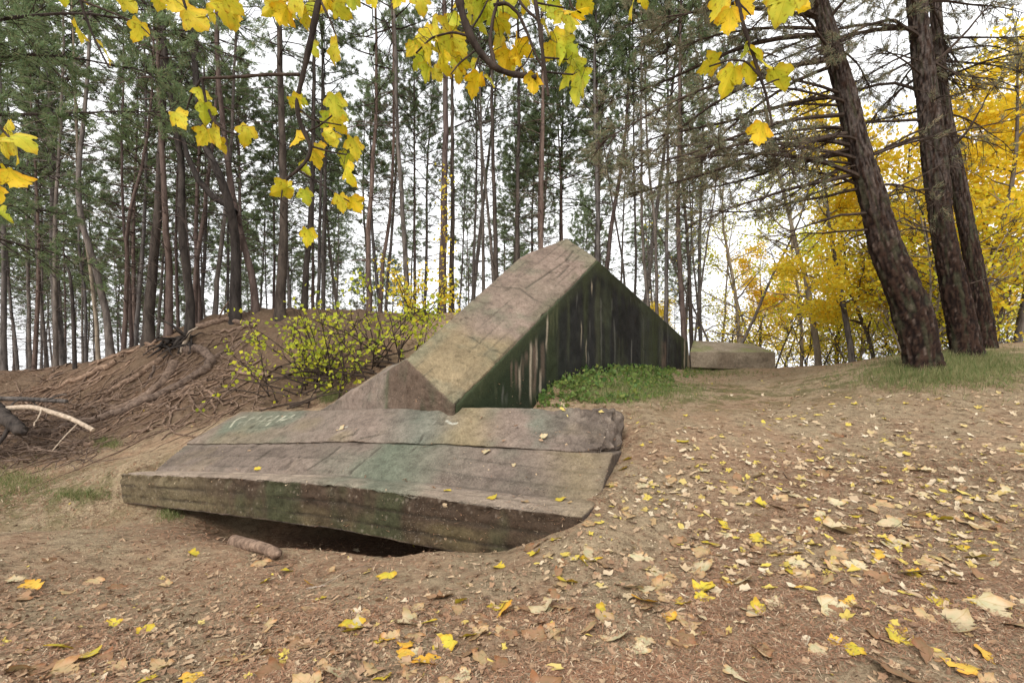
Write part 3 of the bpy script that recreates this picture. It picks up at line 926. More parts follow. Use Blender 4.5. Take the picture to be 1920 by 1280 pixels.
def wall_paint(P, N, col):
    s = (P - NN) @ wd
    z = P[:, 2]
    st = np.stack((s * 3.2, np.zeros(len(s)), z * 0.45), 1)
    c = lerp(np.tile(np.array((0.022, 0.022, 0.022)), (len(P), 1)), np.array((0.034, 0.040, 0.022)), smooth(-0.1, 0.35, fbm(st, 1.0, 4, 201)))
    c = lerp(c, np.array((0.040, 0.042, 0.043)), 0.8 * smooth(0.0, 0.4, fbm(st, 0.8, 3, 205)) * smooth(3.0, 7, s))
    pb = np.stack((s, s * 0, z), 1)
    c = lerp(c, np.array((0.052, 0.058, 0.036)), 0.55 * smooth(0.05, 0.4, fbm(pb, 1.1, 5, 217)))
    c = lerp(c, np.array((0.014, 0.014, 0.013)), 0.7 * smooth(0.1, 0.4, fbm(pb, 0.9, 4, 219)))
    c = c * (1 + 0.5 * fbm(pb, 7, 4, 221))[:, None]
    gl = smooth(3.6, 0.8, s)
    c = lerp(c, np.array((0.024, 0.036, 0.016)), 0.75 * gl)
    edge = groove(P, [[NN, RR]], 0.34) + groove(P, [[RR, P2_]], 0.40)
    c = lerp(c, np.array((0.062, 0.072, 0.035)), np.clip(0.42 * edge, 0, 1))
    wob = 0.05 * fbm(np.stack((np.zeros(len(s)), z * 2.2, s * 0.6), 1), 1.0, 3, 207)
    for (px, y0, y1, w, k_, tone) in RUNS:
        s0 = S_of(px)
        z0, z1 = wall(px, y0)[2], wall(px, y1)[2]
        jag = 0.16 * fbm(np.stack((s * 14, s * 0, z * 0.6), 1), 1.0, 2, 211)
        mk = smooth(w, w * 0.25, np.abs(s - s0 + wob)) * smooth(z0 + 0.05, z0 - 0.10, z + jag) * smooth(z1 - 0.05, z1 + 0.25, z + jag)
        mk *= smooth(-0.75, 0.0, fbm(np.stack((s * 9, s * 0, z * 2), 1), 1.0, 3, 213))
        c = lerp(c, TONE[tone], k_ * (0.55 if tone in (1, 2) else 0.8 if tone == 4 else 1.0) * mk)
    return c
concrete_part("blackened_wall", [wall_solid], 0.025, 0.014, wall_paint, None, 'wallpaint', seed=201)

# low slab further back
far_slab_loc = at(1372, 690, 16.4)
fs = thing("concrete_slab", "low grey-brown concrete block with mossy sloping top behind the end of the black wall", "concrete block", tuple(far_slab_loc))
ff = [at(1294, 659, 16.2), at(1454, 660, 16.6)]
fb = [at(1300, 638, 17.6), at(1409, 644, 18.6)]
body = hull([ff[0], ff[1], fb[0], fb[1], ff[0] + np.array((0.05, .05, -0.50)), ff[1] + np.array((0, .02, -0.62)), fb[0] + down * 0.75, fb[1] + np.array((0.8, 0.3, -0.9))])
foot = hull([at(1385, 680, 16.75), at(1451, 680, 16.68), at(1385, 703, 16.75), at(1451, 703, 16.68), at(1380, 680, 18.2), at(1449, 680, 18.2), at(1380, 703, 18.2), at(1449, 703, 18.2)])
gap_fill = hull([at(1296, 675, 17.1), at(1400, 675, 17.1), at(1296, 708, 17.1), at(1400, 708, 17.1), at(1300, 675, 18.3), at(1400, 675, 18.3), at(1300, 708, 18.3), at(1400, 708, 18.3)])  # added block closing the gap underneath so no sky shows and it stays dark
me = bpy.data.meshes.new("slab_body")
bm = bmesh.new()
for vs_, fs_ in (body, foot, gap_fill):
    b2 = bmesh.new()
    vv = [b2.verts.new(v) for v in vs_]
    for f in fs_:
        b2.faces.new([vv[q] for q in f])
    bmesh.ops.dissolve_limit(b2, angle_limit=0.03, verts=b2.verts, edges=b2.edges)
    bmesh.ops.bevel(b2, geom=list(b2.edges), offset=0.02, segments=1, affect='EDGES')
    bmesh.ops.recalc_face_normals(b2, faces=b2.faces)
    bmesh.ops.triangulate(b2, faces=b2.faces)
    for _ in range(6):
        lg = [e for e in b2.edges if e.calc_length() > 0.12]
        if lg:
            bmesh.ops.subdivide_edges(b2, edges=lg, cuts=1)
            bmesh.ops.triangulate(b2, faces=b2.faces)
    t_ = bpy.data.meshes.new("t"); b2.to_mesh(t_); b2.free()
    bm.from_mesh(t_); bpy.data.meshes.remove(t_)
bm.to_mesh(me); bm.free()
P = coords(me); N = normals(me)
col = lerp(np.tile(np.array((0.30, 0.25, 0.19)), (len(P), 1)), np.array((0.20, 0.16, 0.12)), smooth(-0.3, 0.4, fbm(P, 1.6, 4, 221)))
col = lerp(col, np.array((0.17, 0.19, 0.07)), smooth(0.45, 0.75, N[:, 2]) * smooth(-0.25, 0.25, fbm(P, 1.2, 3, 223)) * 0.8)
col = lerp(col, np.array((0.10, 0.08, 0.06)), 0.5 * smooth(0.1, 0.5, fbm(P * np.array((1, 1, 2.0)), 2.2, 3, 225)))
me.vertices.foreach_set("co", (P + N * (0.004 * fbm(P, 3, 3, 227))[:, None] - far_slab_loc).astype(np.float32).ravel())
me.polygons.foreach_set("use_smooth", np.zeros(len(me.polygons), bool))
set_col(me, col)
me.materials.clear(); me.materials.append(M['concrete'])
link("slab_body", me, fs)

# everything solid one can lay a leaf on
_V, _F = [tuple(v) for v in GV], [tuple(f) for f in GF]
for vs, f_ in SOLIDS:
    o_ = len(_V)
    _V += list(vs)
    _F += [tuple(i + o_ for i in f) for f in f_]
BVH_ALL = BVHTree.FromPolygons(_V, _F)
N_GROUND_F = len(GF)
def land(px, py):
    d = Vector(ray(px, py)).normalized()
    r = BVH_ALL.ray_cast(Vector((0, 0, EYE)), d)
    return (np.array(r[0]), np.array(r[1]), r[2] >= N_GROUND_F) if r[0] is not None else None
def drop(x, y):
    r = BVH_ALL.ray_cast(Vector((x, y, 8)), Vector((0, 0, -1)))
    return (np.array(r[0]), np.array(r[1]), r[2] >= N_GROUND_F) if r[0] is not None else None

# ------------------------------------------------------------------ pines of the forest
def limb(rng, start, d, L, r0, droop, n=6, wig=0.08):
    d = np.asarray(d, float) / np.linalg.norm(d)
    P = [np.asarray(start, float)]
    for i in range(n):
        d = d + rng.normal(size=3) * wig + np.array((0, 0, droop / n))
        d /= np.linalg.norm(d)
        P.append(P[-1] + d * L / n)
    return np.array(P)

def along(P, t):
    """point and tangent at 0..1 of a polyline"""
    x = t * (len(P) - 1)
    i = min(int(x), len(P) - 2)
    return P[i] + (P[i + 1] - P[i]) * (x - i), P[i + 1] - P[i]

def crown_mesh(name, seed, Hc=7.5, R=1.9, nb=46, needle='needle', dens=1.0):
    """living crown of a forest pine: rising limbs, twigs and needle clumps; z = 0 is its lower end"""
    rng = np.random.default_rng(seed)
    mb = MB()
    C_, D_ = [], []
    for i in range(nb):
        u = (i + rng.uniform(0, 0.9)) / nb
        z = Hc * (0.02 + 0.96 * u)
        prof = (0.55 + 0.45 * math.sin(min(1, u * 1.6) * math.pi / 2)) * (1.0 - u ** 2.2 * 0.85)
        Lb = R * prof * rng.uniform(0.55, 1.2)
        az = i * 2.399 + rng.uniform(-0.5, 0.5)
        el = math.radians(rng.uniform(-8, 18) + 30 * u)
        d = np.array((math.cos(az) * math.cos(el), math.sin(az) * math.cos(el), math.sin(el)))
        P = limb(rng, (0, 0, z), d, Lb, 0.03, 0.25, 5, 0.10)
        mb.tube(P, np.linspace(0.010 + 0.012 * Lb, 0.006, len(P)), 3, 1, False)
        for q in range(int((8 * Lb / R + 4) * (0.6 if u < 0.38 else 1.0))):
            t = rng.uniform(0.30, 1.0)
            p, tg = along(P, t)
            td = tg / np.linalg.norm(tg) + rng.normal(size=3) * 0.75 + np.array((0, 0, 0.15))
            tl = rng.uniform(0.18, 0.55)
            Q = limb(rng, p, td, tl, 0.01, 0.3, 3, 0.12)
            mb.tube(Q, np.linspace(0.007, 0.003, len(Q)), 3, 1, False)
            for r_ in range(int(rng.integers(4, 9) * dens * (0.30 if u < 0.38 else 1.0)) + 1):
                pp, tt = along(Q, rng.uniform(0.62, 1.0))
                C_.append(pp + rng.normal(size=3) * 0.045)
                D_.append(tt / (np.linalg.norm(tt) + 1e-9) + np.array((0, 0, 0.25)))
    mb.tufts(np.array(C_), np.array(D_), 13, 0.112, 0.018, 1.15, 0, rng)
    return mb.mesh(name, [M[needle], M['twig']], False)
CROWNS = [crown_mesh("crown_mesh", 300 + i, *a) for i, a in enumerate([(7.5, 1.9, 46), (6.5, 2.2, 40), (8.5, 1.7, 50), (7.0, 2.4, 44), (6.0, 1.5, 34), (9.0, 2.0, 54)])]
CROWN_H = [7.5, 6.5, 8.5, 7.0, 6.0, 9.0]
CROWN_B = crown_mesh("crown_mesh", 330, 7.0, 2.0, 36, 'needle_brown', 0.7)

def trunk_into(mb, path, radii, rng, sides=9, mat=0, dead=(1.2, 6.0, 24), base_flare=True):
    P = np.asarray(path, float)
    # resample
    seg = np.concatenate(([0], np.cumsum(np.linalg.norm(np.diff(P, axis=0), axis=1))))
    n = max(8, int(seg[-1] / 0.45))
    s = np.linspace(0, seg[-1], n)
    Q = np.stack([np.interp(s, seg, P[:, i]) for i in range(3)], 1)
    Rr = np.interp(s, seg, radii)
    for _ in range(2):
        Q[1:-1] = (Q[:-2] + 2 * Q[1:-1] + Q[2:]) / 4
    Q[1:-1, :2] += rng.normal(size=(n - 2, 2)) * 0.008
    if base_flare:
        Rr = Rr * (1 + 0.45 * np.exp(-s / 0.25))
    mb.tube(Q, Rr, sides, mat)
    lo, hi, nd = dead
    for i in range(nd):
        zz = rng.uniform(lo, hi)
        j = min(np.searchsorted(s, zz), n - 2)
        az = rng.uniform(0, 2 * np.pi)
        el = math.radians(rng.uniform(-18, 22))
        d = np.array((math.cos(az) * math.cos(el), math.sin(az) * math.cos(el), math.sin(el)))
        Lb = rng.uniform(0.35, 1.7) * (0.6 + 0.4 * zz / hi)
        B_ = limb(rng, Q[j], d, Lb, 0.01, rng.uniform(-0.5, 0.3), 5, 0.12)
        r0 = 0.006 + 0.007 * Lb
        mb.tube(B_, np.linspace(r0, 0.0035, len(B_)), 3, mat, False)
        for q in range(rng.integers(1, 5)):
            p, tg = along(B_, rng.uniform(0.3, 0.95))
            Q2 = limb(rng, p, tg / np.linalg.norm(tg) + rng.normal(size=3) * 0.6, rng.uniform(0.15, 0.5), 0.004, -0.2, 3, 0.15)
            mb.tube(Q2, np.linspace(0.005, 0.0025, len(Q2)), 3, mat, False)
    return Q, s

def pine(label, Y, pts, w, bark='bark_grey', H=None, crown=0, crown_from=None, group="pine trees along the mound", dead=24, seed=0, name="pine_tree", side=None, cscale=1.0):
    """one pine: photo columns/rows of its stem at distance Y, w = stem width in photo pixels"""
    rng = np.random.default_rng(1000 + seed)
    x0 = (pts[0][0] - 960) / 960 * Y
    zb = h1(x0, Y)
    base = np.array((x0, Y, zb))
    P = [base + down * 0.25]
    for i, (px, py) in enumerate(pts):
        p = at(px, py, Y)
        p[1] += rng.uniform(-0.12, 0.12) * i
        if p[2] > zb + 0.3:
            P.append(p)
    if len(P) == 1:
        P.append(base + np.array((0, 0, 3)))
    H = H or rng.uniform(14, 17)
    lastd = P[-1] - P[-2]
    lastd /= np.linalg.norm(lastd)
    while P[-1][2] < zb + H:
        lastd = lastd * 0.55 + np.array((0, 0, 0.45)) + rng.normal(size=3) * 0.02
        lastd /= np.linalg.norm(lastd)
        P.append(P[-1] + lastd * 1.5)
    P = np.array(P)
    D0 = w * 0.84 * Y / 960
    hh = np.linspace(0, 1, len(P))
    zz = (P[:, 2] - zb) / H
    radii = D0 / 2 * np.clip(1.0 - 0.86 * np.clip(zz, 0, 1) ** 0.70, 0.12, 1.05)
    t = thing(name, label, "tree", tuple(base), group)
    mb = MB()
    Q, s = trunk_into(mb, P - base, radii, rng, 10 if w > 11 else 7, 0, (1.4, H * 0.55, dead))
    if side:                                     # a second limb forking off, photo pixels
        sp = np.array([at(a, b, Y + dy) for a, b, dy in side]) - base
        n0 = len(sp)
        mb.tube(sp, np.linspace(D0 * 0.36, D0 * 0.17, n0), 8, 0)
    link("trunk", mb.mesh("pine_trunk", [M[bark]]), t)
    if crown is not None:
        cscale = cscale * rng.uniform(0.85, 1.0)
        ci = crown % len(CROWNS)
        cf = crown_from if crown_from is not None else H - CROWN_H[ci] * cscale
        j = int(np.argmin(np.abs(Q[:, 2] - cf)))
        c_ = link("crown", CROWNS[ci], t)
        c_.location = tuple(Q[j])
        top_ = Q[-1] - Q[j]
        c_.rotation_euler = (math.atan2(-top_[1], top_[2]) * 0.9, math.atan2(top_[0], top_[2]) * 0.9, 0)
        c_.rotation_euler = Vector(top_).to_track_quat('Z', 'Y').to_euler()
        c_.scale = (cscale, cscale, max(0.4, np.linalg.norm(top_) / CROWN_H[ci]))
    return t

PINES = [
    # label, distance, stem pixels from the foot up, width, bark, options
    ("straight grey pine trunk cut by the left picture edge on the mound", 14.5, [(7, 702), (5, 430), (3, 200)], 13, 'bark_grey', {}),
    ("slim grey pine next to the picture's left edge, top leaning left", 19, [(35, 702), (25, 560), (15, 430), (0, 250)], 8, 'bark_grey', {}),
    ("slim upright grey pine third from the left edge of the mound", 19, [(58, 702), (51, 430), (48, 250)], 9, 'bark_grey', {}),
    ("thin pine bowed to the left, third of the close row above the root tangle", 18, [(90, 692), (82, 600), (67, 430), (60, 300)], 9, 'bark_grey', {}),
    ("upright grey pine beside the hooked dead snag", 14.5, [(105, 692), (108, 560), (113, 430), (116, 280)], 11, 'bark_grey', {}),
    ("thin grey pine standing just right of the hooked snag", 18, [(161, 682), (156, 560), (152, 460), (142, 300)], 8, 'bark_grey', {}),
    ("pale barked slim pine with a curved foot on the mound edge", 15, [(186, 668), (180, 600), (174, 500), (160, 380)], 9, 'bark_pale', {}),
    ("dark pine leaning strongly left in a long curve from the mound edge", 13.2, [(209, 662), (196, 590), (178, 500), (163, 430), (140, 310), (128, 220)], 16, 'bark_grey', {}),
    ("reddish slim pine leaning slightly right behind the curved leaning pine", 15, [(230, 656), (236, 520), (242, 430), (252, 300)], 11, 'bark_red', {}),
    ("rusty red thin pine between the reddish slim pine and the thick dark pine", 16, [(247, 654), (244, 520), (240, 400), (236, 250)], 9, 'bark_red', {}),
    ("thickest dark pine at the top of the root covered mound", 13, [(277, 646), (281, 540), (284, 430), (289, 200)], 25, 'bark_dark', {}),
    ("purple-brown straight pine right of the thickest dark pine", 13, [(316, 640), (318, 520), (319, 430), (314, 230)], 17, 'bark_red', {}),
    ("dark pine with a bent stem rising from the exposed root plate", 12.8, [(357, 626), (352, 540), (345, 430), (329, 290), (322, 190)], 20, 'bark_dark', {}),
    ("slim reddish pine leaning right behind the root plate", 14.5, [(364, 610), (371, 500), (378, 410), (396, 310)], 12, 'bark_red', {}),
    ("straight grey pine between the root plate and the forked pine", 14, [(402, 608), (406, 520), (411, 430), (418, 300)], 12, 'bark_grey', {}),
    ("forked pine whose thick dark limb swoops out to the left", 12.9, [(440, 607), (440, 520), (440, 440), (446, 400), (432, 335), (398, 285), (385, 240)], 24, 'bark_dark',
     {'side': [(440, 400, 0), (425, 383, 0.05), (400, 370, 0.1), (372, 338, 0.1), (352, 295, 0.1), (340, 250, 0.15), (334, 200, 0.2), (325, 120, 0.3)]}),
    ("crooked reddish pine elbowed to the left beside the forked pine", 13.2, [(479, 602), (479, 540), (466, 480), (448, 430), (440, 380)], 17, 'bark_red', {}),
    ("thick dark straight pine rising behind the left end of the yellow shrub", 12.9, [(523, 590), (526, 500), (527, 400), (524, 200)], 24, 'bark_dark', {}),
    ("dark slim pine just right of the thick dark one behind the shrub", 14, [(570, 585), (574, 500), (578, 430), (582, 250)], 15, 'bark_dark', {}),
    ("thin dark pine behind the shrub with straight stem, fourth along the crest", 17, [(596, 585), (600, 430), (604, 250)], 10, 'bark_grey', {}),
    ("reddish brown pine behind the middle of the yellow shrub", 15, [(693, 585), (692, 500), (694, 430), (697, 300)], 14, 'bark_red', {}),
    ("slim reddish pine leaning right behind the middle of the shrub", 16, [(712, 585), (720, 480), (729, 400), (742, 280)], 11, 'bark_red', {}),
    ("grey pine behind the shrub's right half, slightly bowed left", 14.5, [(764, 585), (760, 500), (755, 400), (744, 260)], 14, 'bark_grey', {}),
    ("red-brown pine with yellow leaves climbing its stem beside the roof slab", 13.6, [(828, 588), (829, 500), (830, 430), (834, 260)], 20, 'bark_red', {}),
    ("dark pine standing close behind the red-brown pine with yellow climbers", 14.2, [(846, 588), (848, 500), (850, 430), (846, 280)], 13, 'bark_dark', {}),
    ("slim grey pine over the lower half of the sloping roof slab", 17, [(907, 560), (906, 430), (903, 280)], 10, 'bark_grey', {}),
    ("dark grey pine over the middle of the sloping roof slab", 15, [(931, 560), (929, 430), (924, 300)], 14, 'bark_dark', {}),
    ("straight dark pine just left of the bunker's peak", 15, [(969, 560), (970, 430), (972, 260)], 14, 'bark_dark', {}),
    ("reddish pine right beside the bunker's peak", 15, [(1012, 560), (1015, 430), (1019, 200)], 14, 'bark_red', {}),
    ("reddish upright pine at the top corner of the black wall", 18, [(1122, 600), (1123, 430), (1121, 300)], 12, 'bark_red', {}),
    ("reddish pine leaning right from behind the top corner of the black wall", 18, [(1128, 600), (1142, 450), (1151, 400), (1165, 320)], 14, 'bark_red', {}),
    ("thin dark pine leaning left above the upper part of the black wall", 20, [(1178, 600), (1168, 480), (1158, 430), (1140, 320)], 7, 'bark_grey', {}),
    ("slim dark upright pine above the upper half of the black wall", 18, [(1189, 600), (1192, 480), (1193, 380), (1190, 280)], 8, 'bark_dark', {}),
    ("bowed grey pine above the middle of the black wall", 17, [(1221, 640), (1214, 540), (1207, 450), (1204, 330)], 10, 'bark_grey', {}),
    ("twin-like grey pine just right of the bowed pine above the black wall", 17, [(1233, 640), (1229, 540), (1226, 430), (1220, 300)], 10, 'bark_grey', {}),
    ("straight grey pine above the lower third of the black wall", 16.5, [(1249, 660), (1249, 540), (1252, 430), (1258, 300)], 12, 'bark_grey', {}),
    ("reddish pine leaning left above the end of the black wall", 16.5, [(1286, 660), (1278, 540), (1271, 450), (1266, 330)], 15, 'bark_red', {}),
    ("slim dark pine behind the reddish leaning one at the wall end", 18, [(1296, 660), (1293, 540), (1290, 460), (1280, 360)], 11, 'bark_dark', {}),
    ("very thin grey pine leaning right at the end of the black wall", 19, [(1300, 660), (1309, 570), (1322, 470), (1338, 370)], 6, 'bark_grey', {}),
]
for i, (lab, Y, pts, w, bark, o) in enumerate(PINES):
    pine(lab, Y, pts, w, bark, None, i, None, "pine trees along the mound", 56 if w > 10 else 42, i, **o)

# dead hooked snag
sn = thing("dead_snag", "short dead snag with a hooked top standing on the mound at left", "dead tree", tuple(on_ground(141, 700)))
mb = MB()
sp = np.array([at(141, 712, 13.0), at(139, 640, 13.0), at(136, 560, 13.0), at(131, 515, 13.0), at(124, 496, 13.0), at(117, 498, 13.0)]) - np.array(sn.location)
mb.tube(sp, np.linspace(0.055, 0.02, 6), 7)
for q in range(9):
    p, tg = along(sp, random.uniform(0.15, 0.6))
    rr = np.random.default_rng(q)
    B_ = limb(rr, p, rr.normal(size=3) * np.array((1, 1, 0.3)), rr.uniform(0.2, 0.7), 0.01, 0.2, 4, 0.1)
    mb.tube(B_, np.linspace(0.011, 0.004, 5), 4)
link("trunk", mb.mesh("snag_trunk", [M['bark_dark']]), sn)

# the crowd of trees further back: a few kinds, each with trunk and crown, copied one by one
protos = []
for i in range(6):
    rng = np.random.default_rng(500 + i)
    H = [13, 14.5, 12, 15, 13.5, 11.5][i]
    lean = rng.normal(size=2) * 0.05
    pth = [np.array((lean[0] * z + 0.10 * math.sin(z * 0.5 + i), lean[1] * z, z)) for z in np.linspace(-0.6, H, 12)]
    mb = MB()
    Q, s = trunk_into(mb, pth, np.linspace(0.090, 0.020, 12), rng, 6, 0, (0.8, H * 0.6, 50))
    protos.append((mb.mesh("pine_trunk", [M[['bark_hazed', 'bark_hazed', 'bark_red', 'bark_hazed', 'bark_grey', 'bark_hazed'][i]]]), i, H, Q))
FAR_LABEL = {
    'left': "slim pine in the crowded far rows beyond the mound at left",
    'mid': "slim pine in the crowded far rows seen over the shrub and the roof slab",
    'right': "slim pine in the thin far rows seen over the black wall",
}
placed = []
rng = np.random.default_rng(77)
tries = 0
while len(placed) < 128 and tries < 6000:
    tries += 1
    Y = rng.uniform(17, 48) if rng.random() < 0.75 else rng.uniform(17, 27)
    px = rng.uniform(-120, 1330)
    if px > 560 and rng.random() < 0.30:
        continue
    X = (px - 960) / 960 * Y
    if any((X - a) ** 2 + (Y - b) ** 2 < (0.9 + 0.02 * Y) ** 2 for a, b in placed):
        continue
    placed.append((X, Y))
    me_t, pi, H, Q = protos[int(rng.integers(len(protos)))]
    zone = 'left' if px < 520 else 'mid' if px < 1090 else 'right'
    t = thing("pine_tree", FAR_LABEL[zone], "tree", (X, Y, h1(X, Y)), "slim pines in the far rows, " + zone)
    t.rotation_euler = (0, 0, rng.uniform(0, 6.28))
    sc_ = rng.uniform(0.85, 1.15)
    t.scale = (sc_ * rng.uniform(0.62, 1.3),) * 2 + (sc_,)
    link("trunk", me_t, t)
    c_ = link("crown", CROWNS[int(rng.integers(len(CROWNS)))], t)
    hb = H * rng.uniform(0.40, 0.55)
    j = int(np.argmin(np.abs(Q[:, 2] - hb)))
    c_.location = tuple(Q[j])
    zz = (H + 0.3 - hb) / c_.data.vertices[0].co[2] if False else (H + 0.3 - hb)
    ci = CROWNS.index(c_.data)
    c_.scale = (1.0, 1.0, zz / CROWN_H[ci])

# ------------------------------------------------------------------ the two (three) big pines at right
M['bigbark'] = mat_attr("plated_pine_bark", (26, 0.45), 0.95, 0.016, 90, False)
def big_pine(label, Y, pts, seed, branches, dy=0.0, lush=False):
    """pts: (column, row, width px)"""
    rng = np.random.default_rng(seed)
    P = np.array([at(a, b, Y + dy * i) for i, (a, b, w) in enumerate(pts)])
    Rr = np.array([w * 0.80 * Y / 1920 for a, b, w in pts])
    base = np.array((P[0][0], P[0][1], h1(P[0][0], P[0][1])))
    t = thing("pine_tree", label, "tree", tuple(base), "big pines on the grassy bank")
    seg = np.concatenate(([0], np.cumsum(np.linalg.norm(np.diff(P, axis=0), axis=1))))
    n = int(seg[-1] / 0.035)
    s = np.linspace(0, seg[-1], n)
    Q = np.stack([np.interp(s, seg, P[:, i]) for i in range(3)], 1)
    R_ = np.interp(s, seg, Rr)
    kern = np.ones(17) / 17
    for c in range(3):
        pad = np.pad(Q[:, c], 8, mode='edge')
        Q[:, c] = np.convolve(pad, kern, 'valid')
    Q[0] = P[0]
    R_ = R_ * (1 + 0.16 * np.exp(-s / 0.3))
    mb = MB()
    sides = 56
    V = mb.tube(Q - base, R_, sides, 0)
    # bark plates
    nv = n * sides
    W = mb.v[0]
    cen = np.repeat(Q - base, sides, 0)
    rad = (W - cen)
    nr = rad / (np.linalg.norm(rad, axis=1)[:, None] + 1e-9)
    ang = np.arctan2(nr[:, 1], nr[:, 0])
    hh = np.repeat(s, sides)
    q = np.stack((np.cos(ang) * 3.4, np.sin(ang) * 3.4, hh * 2.6), 1)
    ridge = 1 - np.abs(fbm(q, 2.4, 3, seed)) * 2.4
    plates = smooth(0.05, 0.75, 1 - ridge + 0.35 * fbm(q, 6, 3, seed + 5))
    bulge = fbm(np.stack((np.cos(ang), np.sin(ang), hh * 0.9), 1), 1.3, 3, seed + 11)
    rr_ = np.repeat(R_, sides)
    fl = 0.42 * np.exp(-hh / 0.26) * np.clip(np.sin(ang * 3 + seed) * 0.6 + np.sin(ang * 5 + 2.0 * seed) * 0.5, 0, 1) * rr_
    W[:] = W + nr * fl[:, None] + nr * ((plates - 0.6) * 0.028 * np.minimum(1, rr_ / 0.2) + bulge * rr_ * 0.16)[:, None]
    colb = lerp(np.tile(np.array((0.010, 0.006, 0.005)), (nv, 1)), np.array((0.036, 0.020, 0.014)), plates)
    colb = lerp(colb, np.array((0.13, 0.100, 0.084)), 0.7 * smooth(0.20, 0.42, fbm(q * np.array((1.8, 1.8, 0.45)), 7.0, 4, seed + 21)) * plates)
    colb = lerp(colb, np.array((0.20, 0.17, 0.155)), 0.35 * smooth(1.5, 4.5, hh) * smooth(-0.2, 0.3, fbm(q, 3.0, 3, seed + 25)))
    colb = lerp(colb, np.array((0.055, 0.060, 0.035)), 0.5 * smooth(0.1, 0.4, fbm(q, 1.2, 3, seed + 23)))
    mb.cols = [colb] + [np.tile((0.1, 0.08, 0.07), (len(v), 1)) for v in mb.v[1:]]
    link("trunk", mb.mesh("big_trunk", [M['bigbark']]), t)
    # branches and needles
    bb = MB()
    C_, D_ = [], []
    def dress(B_, Lb, r0, needles=0.55, tw=1.0):
        bb.tube(B_, np.linspace(r0 * 1.25, 0.006, len(B_)), 5, 1, False)
        for q_ in range(int((3 + 6.5 * Lb) * tw)):
            tq = rng.uniform(0.12, 1.0) ** 0.8
            p, tg = along(B_, tq)
            tg = tg / np.linalg.norm(tg)
            sd = np.cross(tg, (0, 0, 1)) * rng.choice((-1, 1))
            d = tg * 0.7 + sd * rng.uniform(0.1, 0.8) + np.array((0, 0, rng.uniform(-0.7, 0.35)))
            tl = rng.uniform(0.25, 0.95) * (1.1 - 0.5 * tq)
            Q2 = limb(rng, p, d, tl, 0.005, rng.uniform(-0.5, 0.7), 5, 0.10)
            bb.tube(Q2, np.linspace(0.0095, 0.0035, len(Q2)), 3, 1, False)
            for w_ in range(rng.integers(1, 4)):
                p2, t2 = along(Q2, rng.uniform(0.25, 1.0))
                t2 = t2 / np.linalg.norm(t2)
                Q3 = limb(rng, p2, t2 + rng.normal(size=3) * 0.55, rng.uniform(0.10, 0.38), 0.003, 0.4, 3, 0.12)
                bb.tube(Q3, np.linspace(0.0045, 0.0025, len(Q3)), 3, 1, False)
                if rng.random() < needles:
                    for e in (0.55, 0.8, 1.0):
                        p3, t3 = along(Q3, e)
                        C_.append(p3); D_.append(t3 / np.linalg.norm(t3))
            if rng.random() < needles * 0.8:
                for e in (0.8, 0.9, 1.0):
                    p3, t3 = along(Q2, e)
                    C_.append(p3); D_.append(t3 / np.linalg.norm(t3))
    for br in branches:
        if br[0] == 'px':                      # photo polyline with depth offsets
            pl = np.array([at(a, b, Y + d_) for a, b, d_ in br[1]]) - base
            Lb = np.sum(np.linalg.norm(np.diff(pl, axis=0), axis=1))
            tt = np.linspace(0, 1, 12)
            sg = np.concatenate(([0], np.cumsum(np.linalg.norm(np.diff(pl, axis=0), axis=1)))) / Lb
            B_ = np.stack([np.interp(tt, sg, pl[:, i]) for i in range(3)], 1)
            B_[1:-1] = (B_[:-2] + B_[1:-1] * 2 + B_[2:]) / 4
            B_[2:] += np.cumsum(rng.normal(size=(10, 3)) * 0.012, axis=0)
            dress(B_, Lb, br[2], br[3], br[4] if len(br) > 4 else 1.0)
        else:                                  # ('rnd', count, z from, z to, azimuth centre, spread, length lo, hi, elev, droop, needles)
            _, cnt, z0, z1, azc, azs, l0, l1, el0, dr, nd = br
            for c in range(cnt):
                zz = rng.uniform(z0, z1)
                j = min(max(1, int(np.argmin(np.abs(Q[:, 2] - base[2] - zz)))), n - 2)
                az = math.radians(azc + rng.normal() * azs)
                el = math.radians(el0 + rng.normal() * 9)
                d = np.array((math.cos(az) * math.cos(el), math.sin(az) * math.cos(el), math.sin(el)))
                Lb = rng.uniform(l0, l1)
                B_ = limb(rng, Q[j] - base, d, Lb, 0.03, dr * rng.uniform(0.6, 1.3), 10, 0.05)
                dress(B_, Lb, 0.010 + 0.0058 * Lb, nd)
    if C_:
        bb.tufts(np.array(C_), np.array(D_), 13, 0.098, 0.011 if not lush else 0.013, 0.75, 0, rng)
    link("crown", bb.mesh("big_crown", [M['needle' if lush else 'needle_brown'], M['twig']], False), t)
    return t
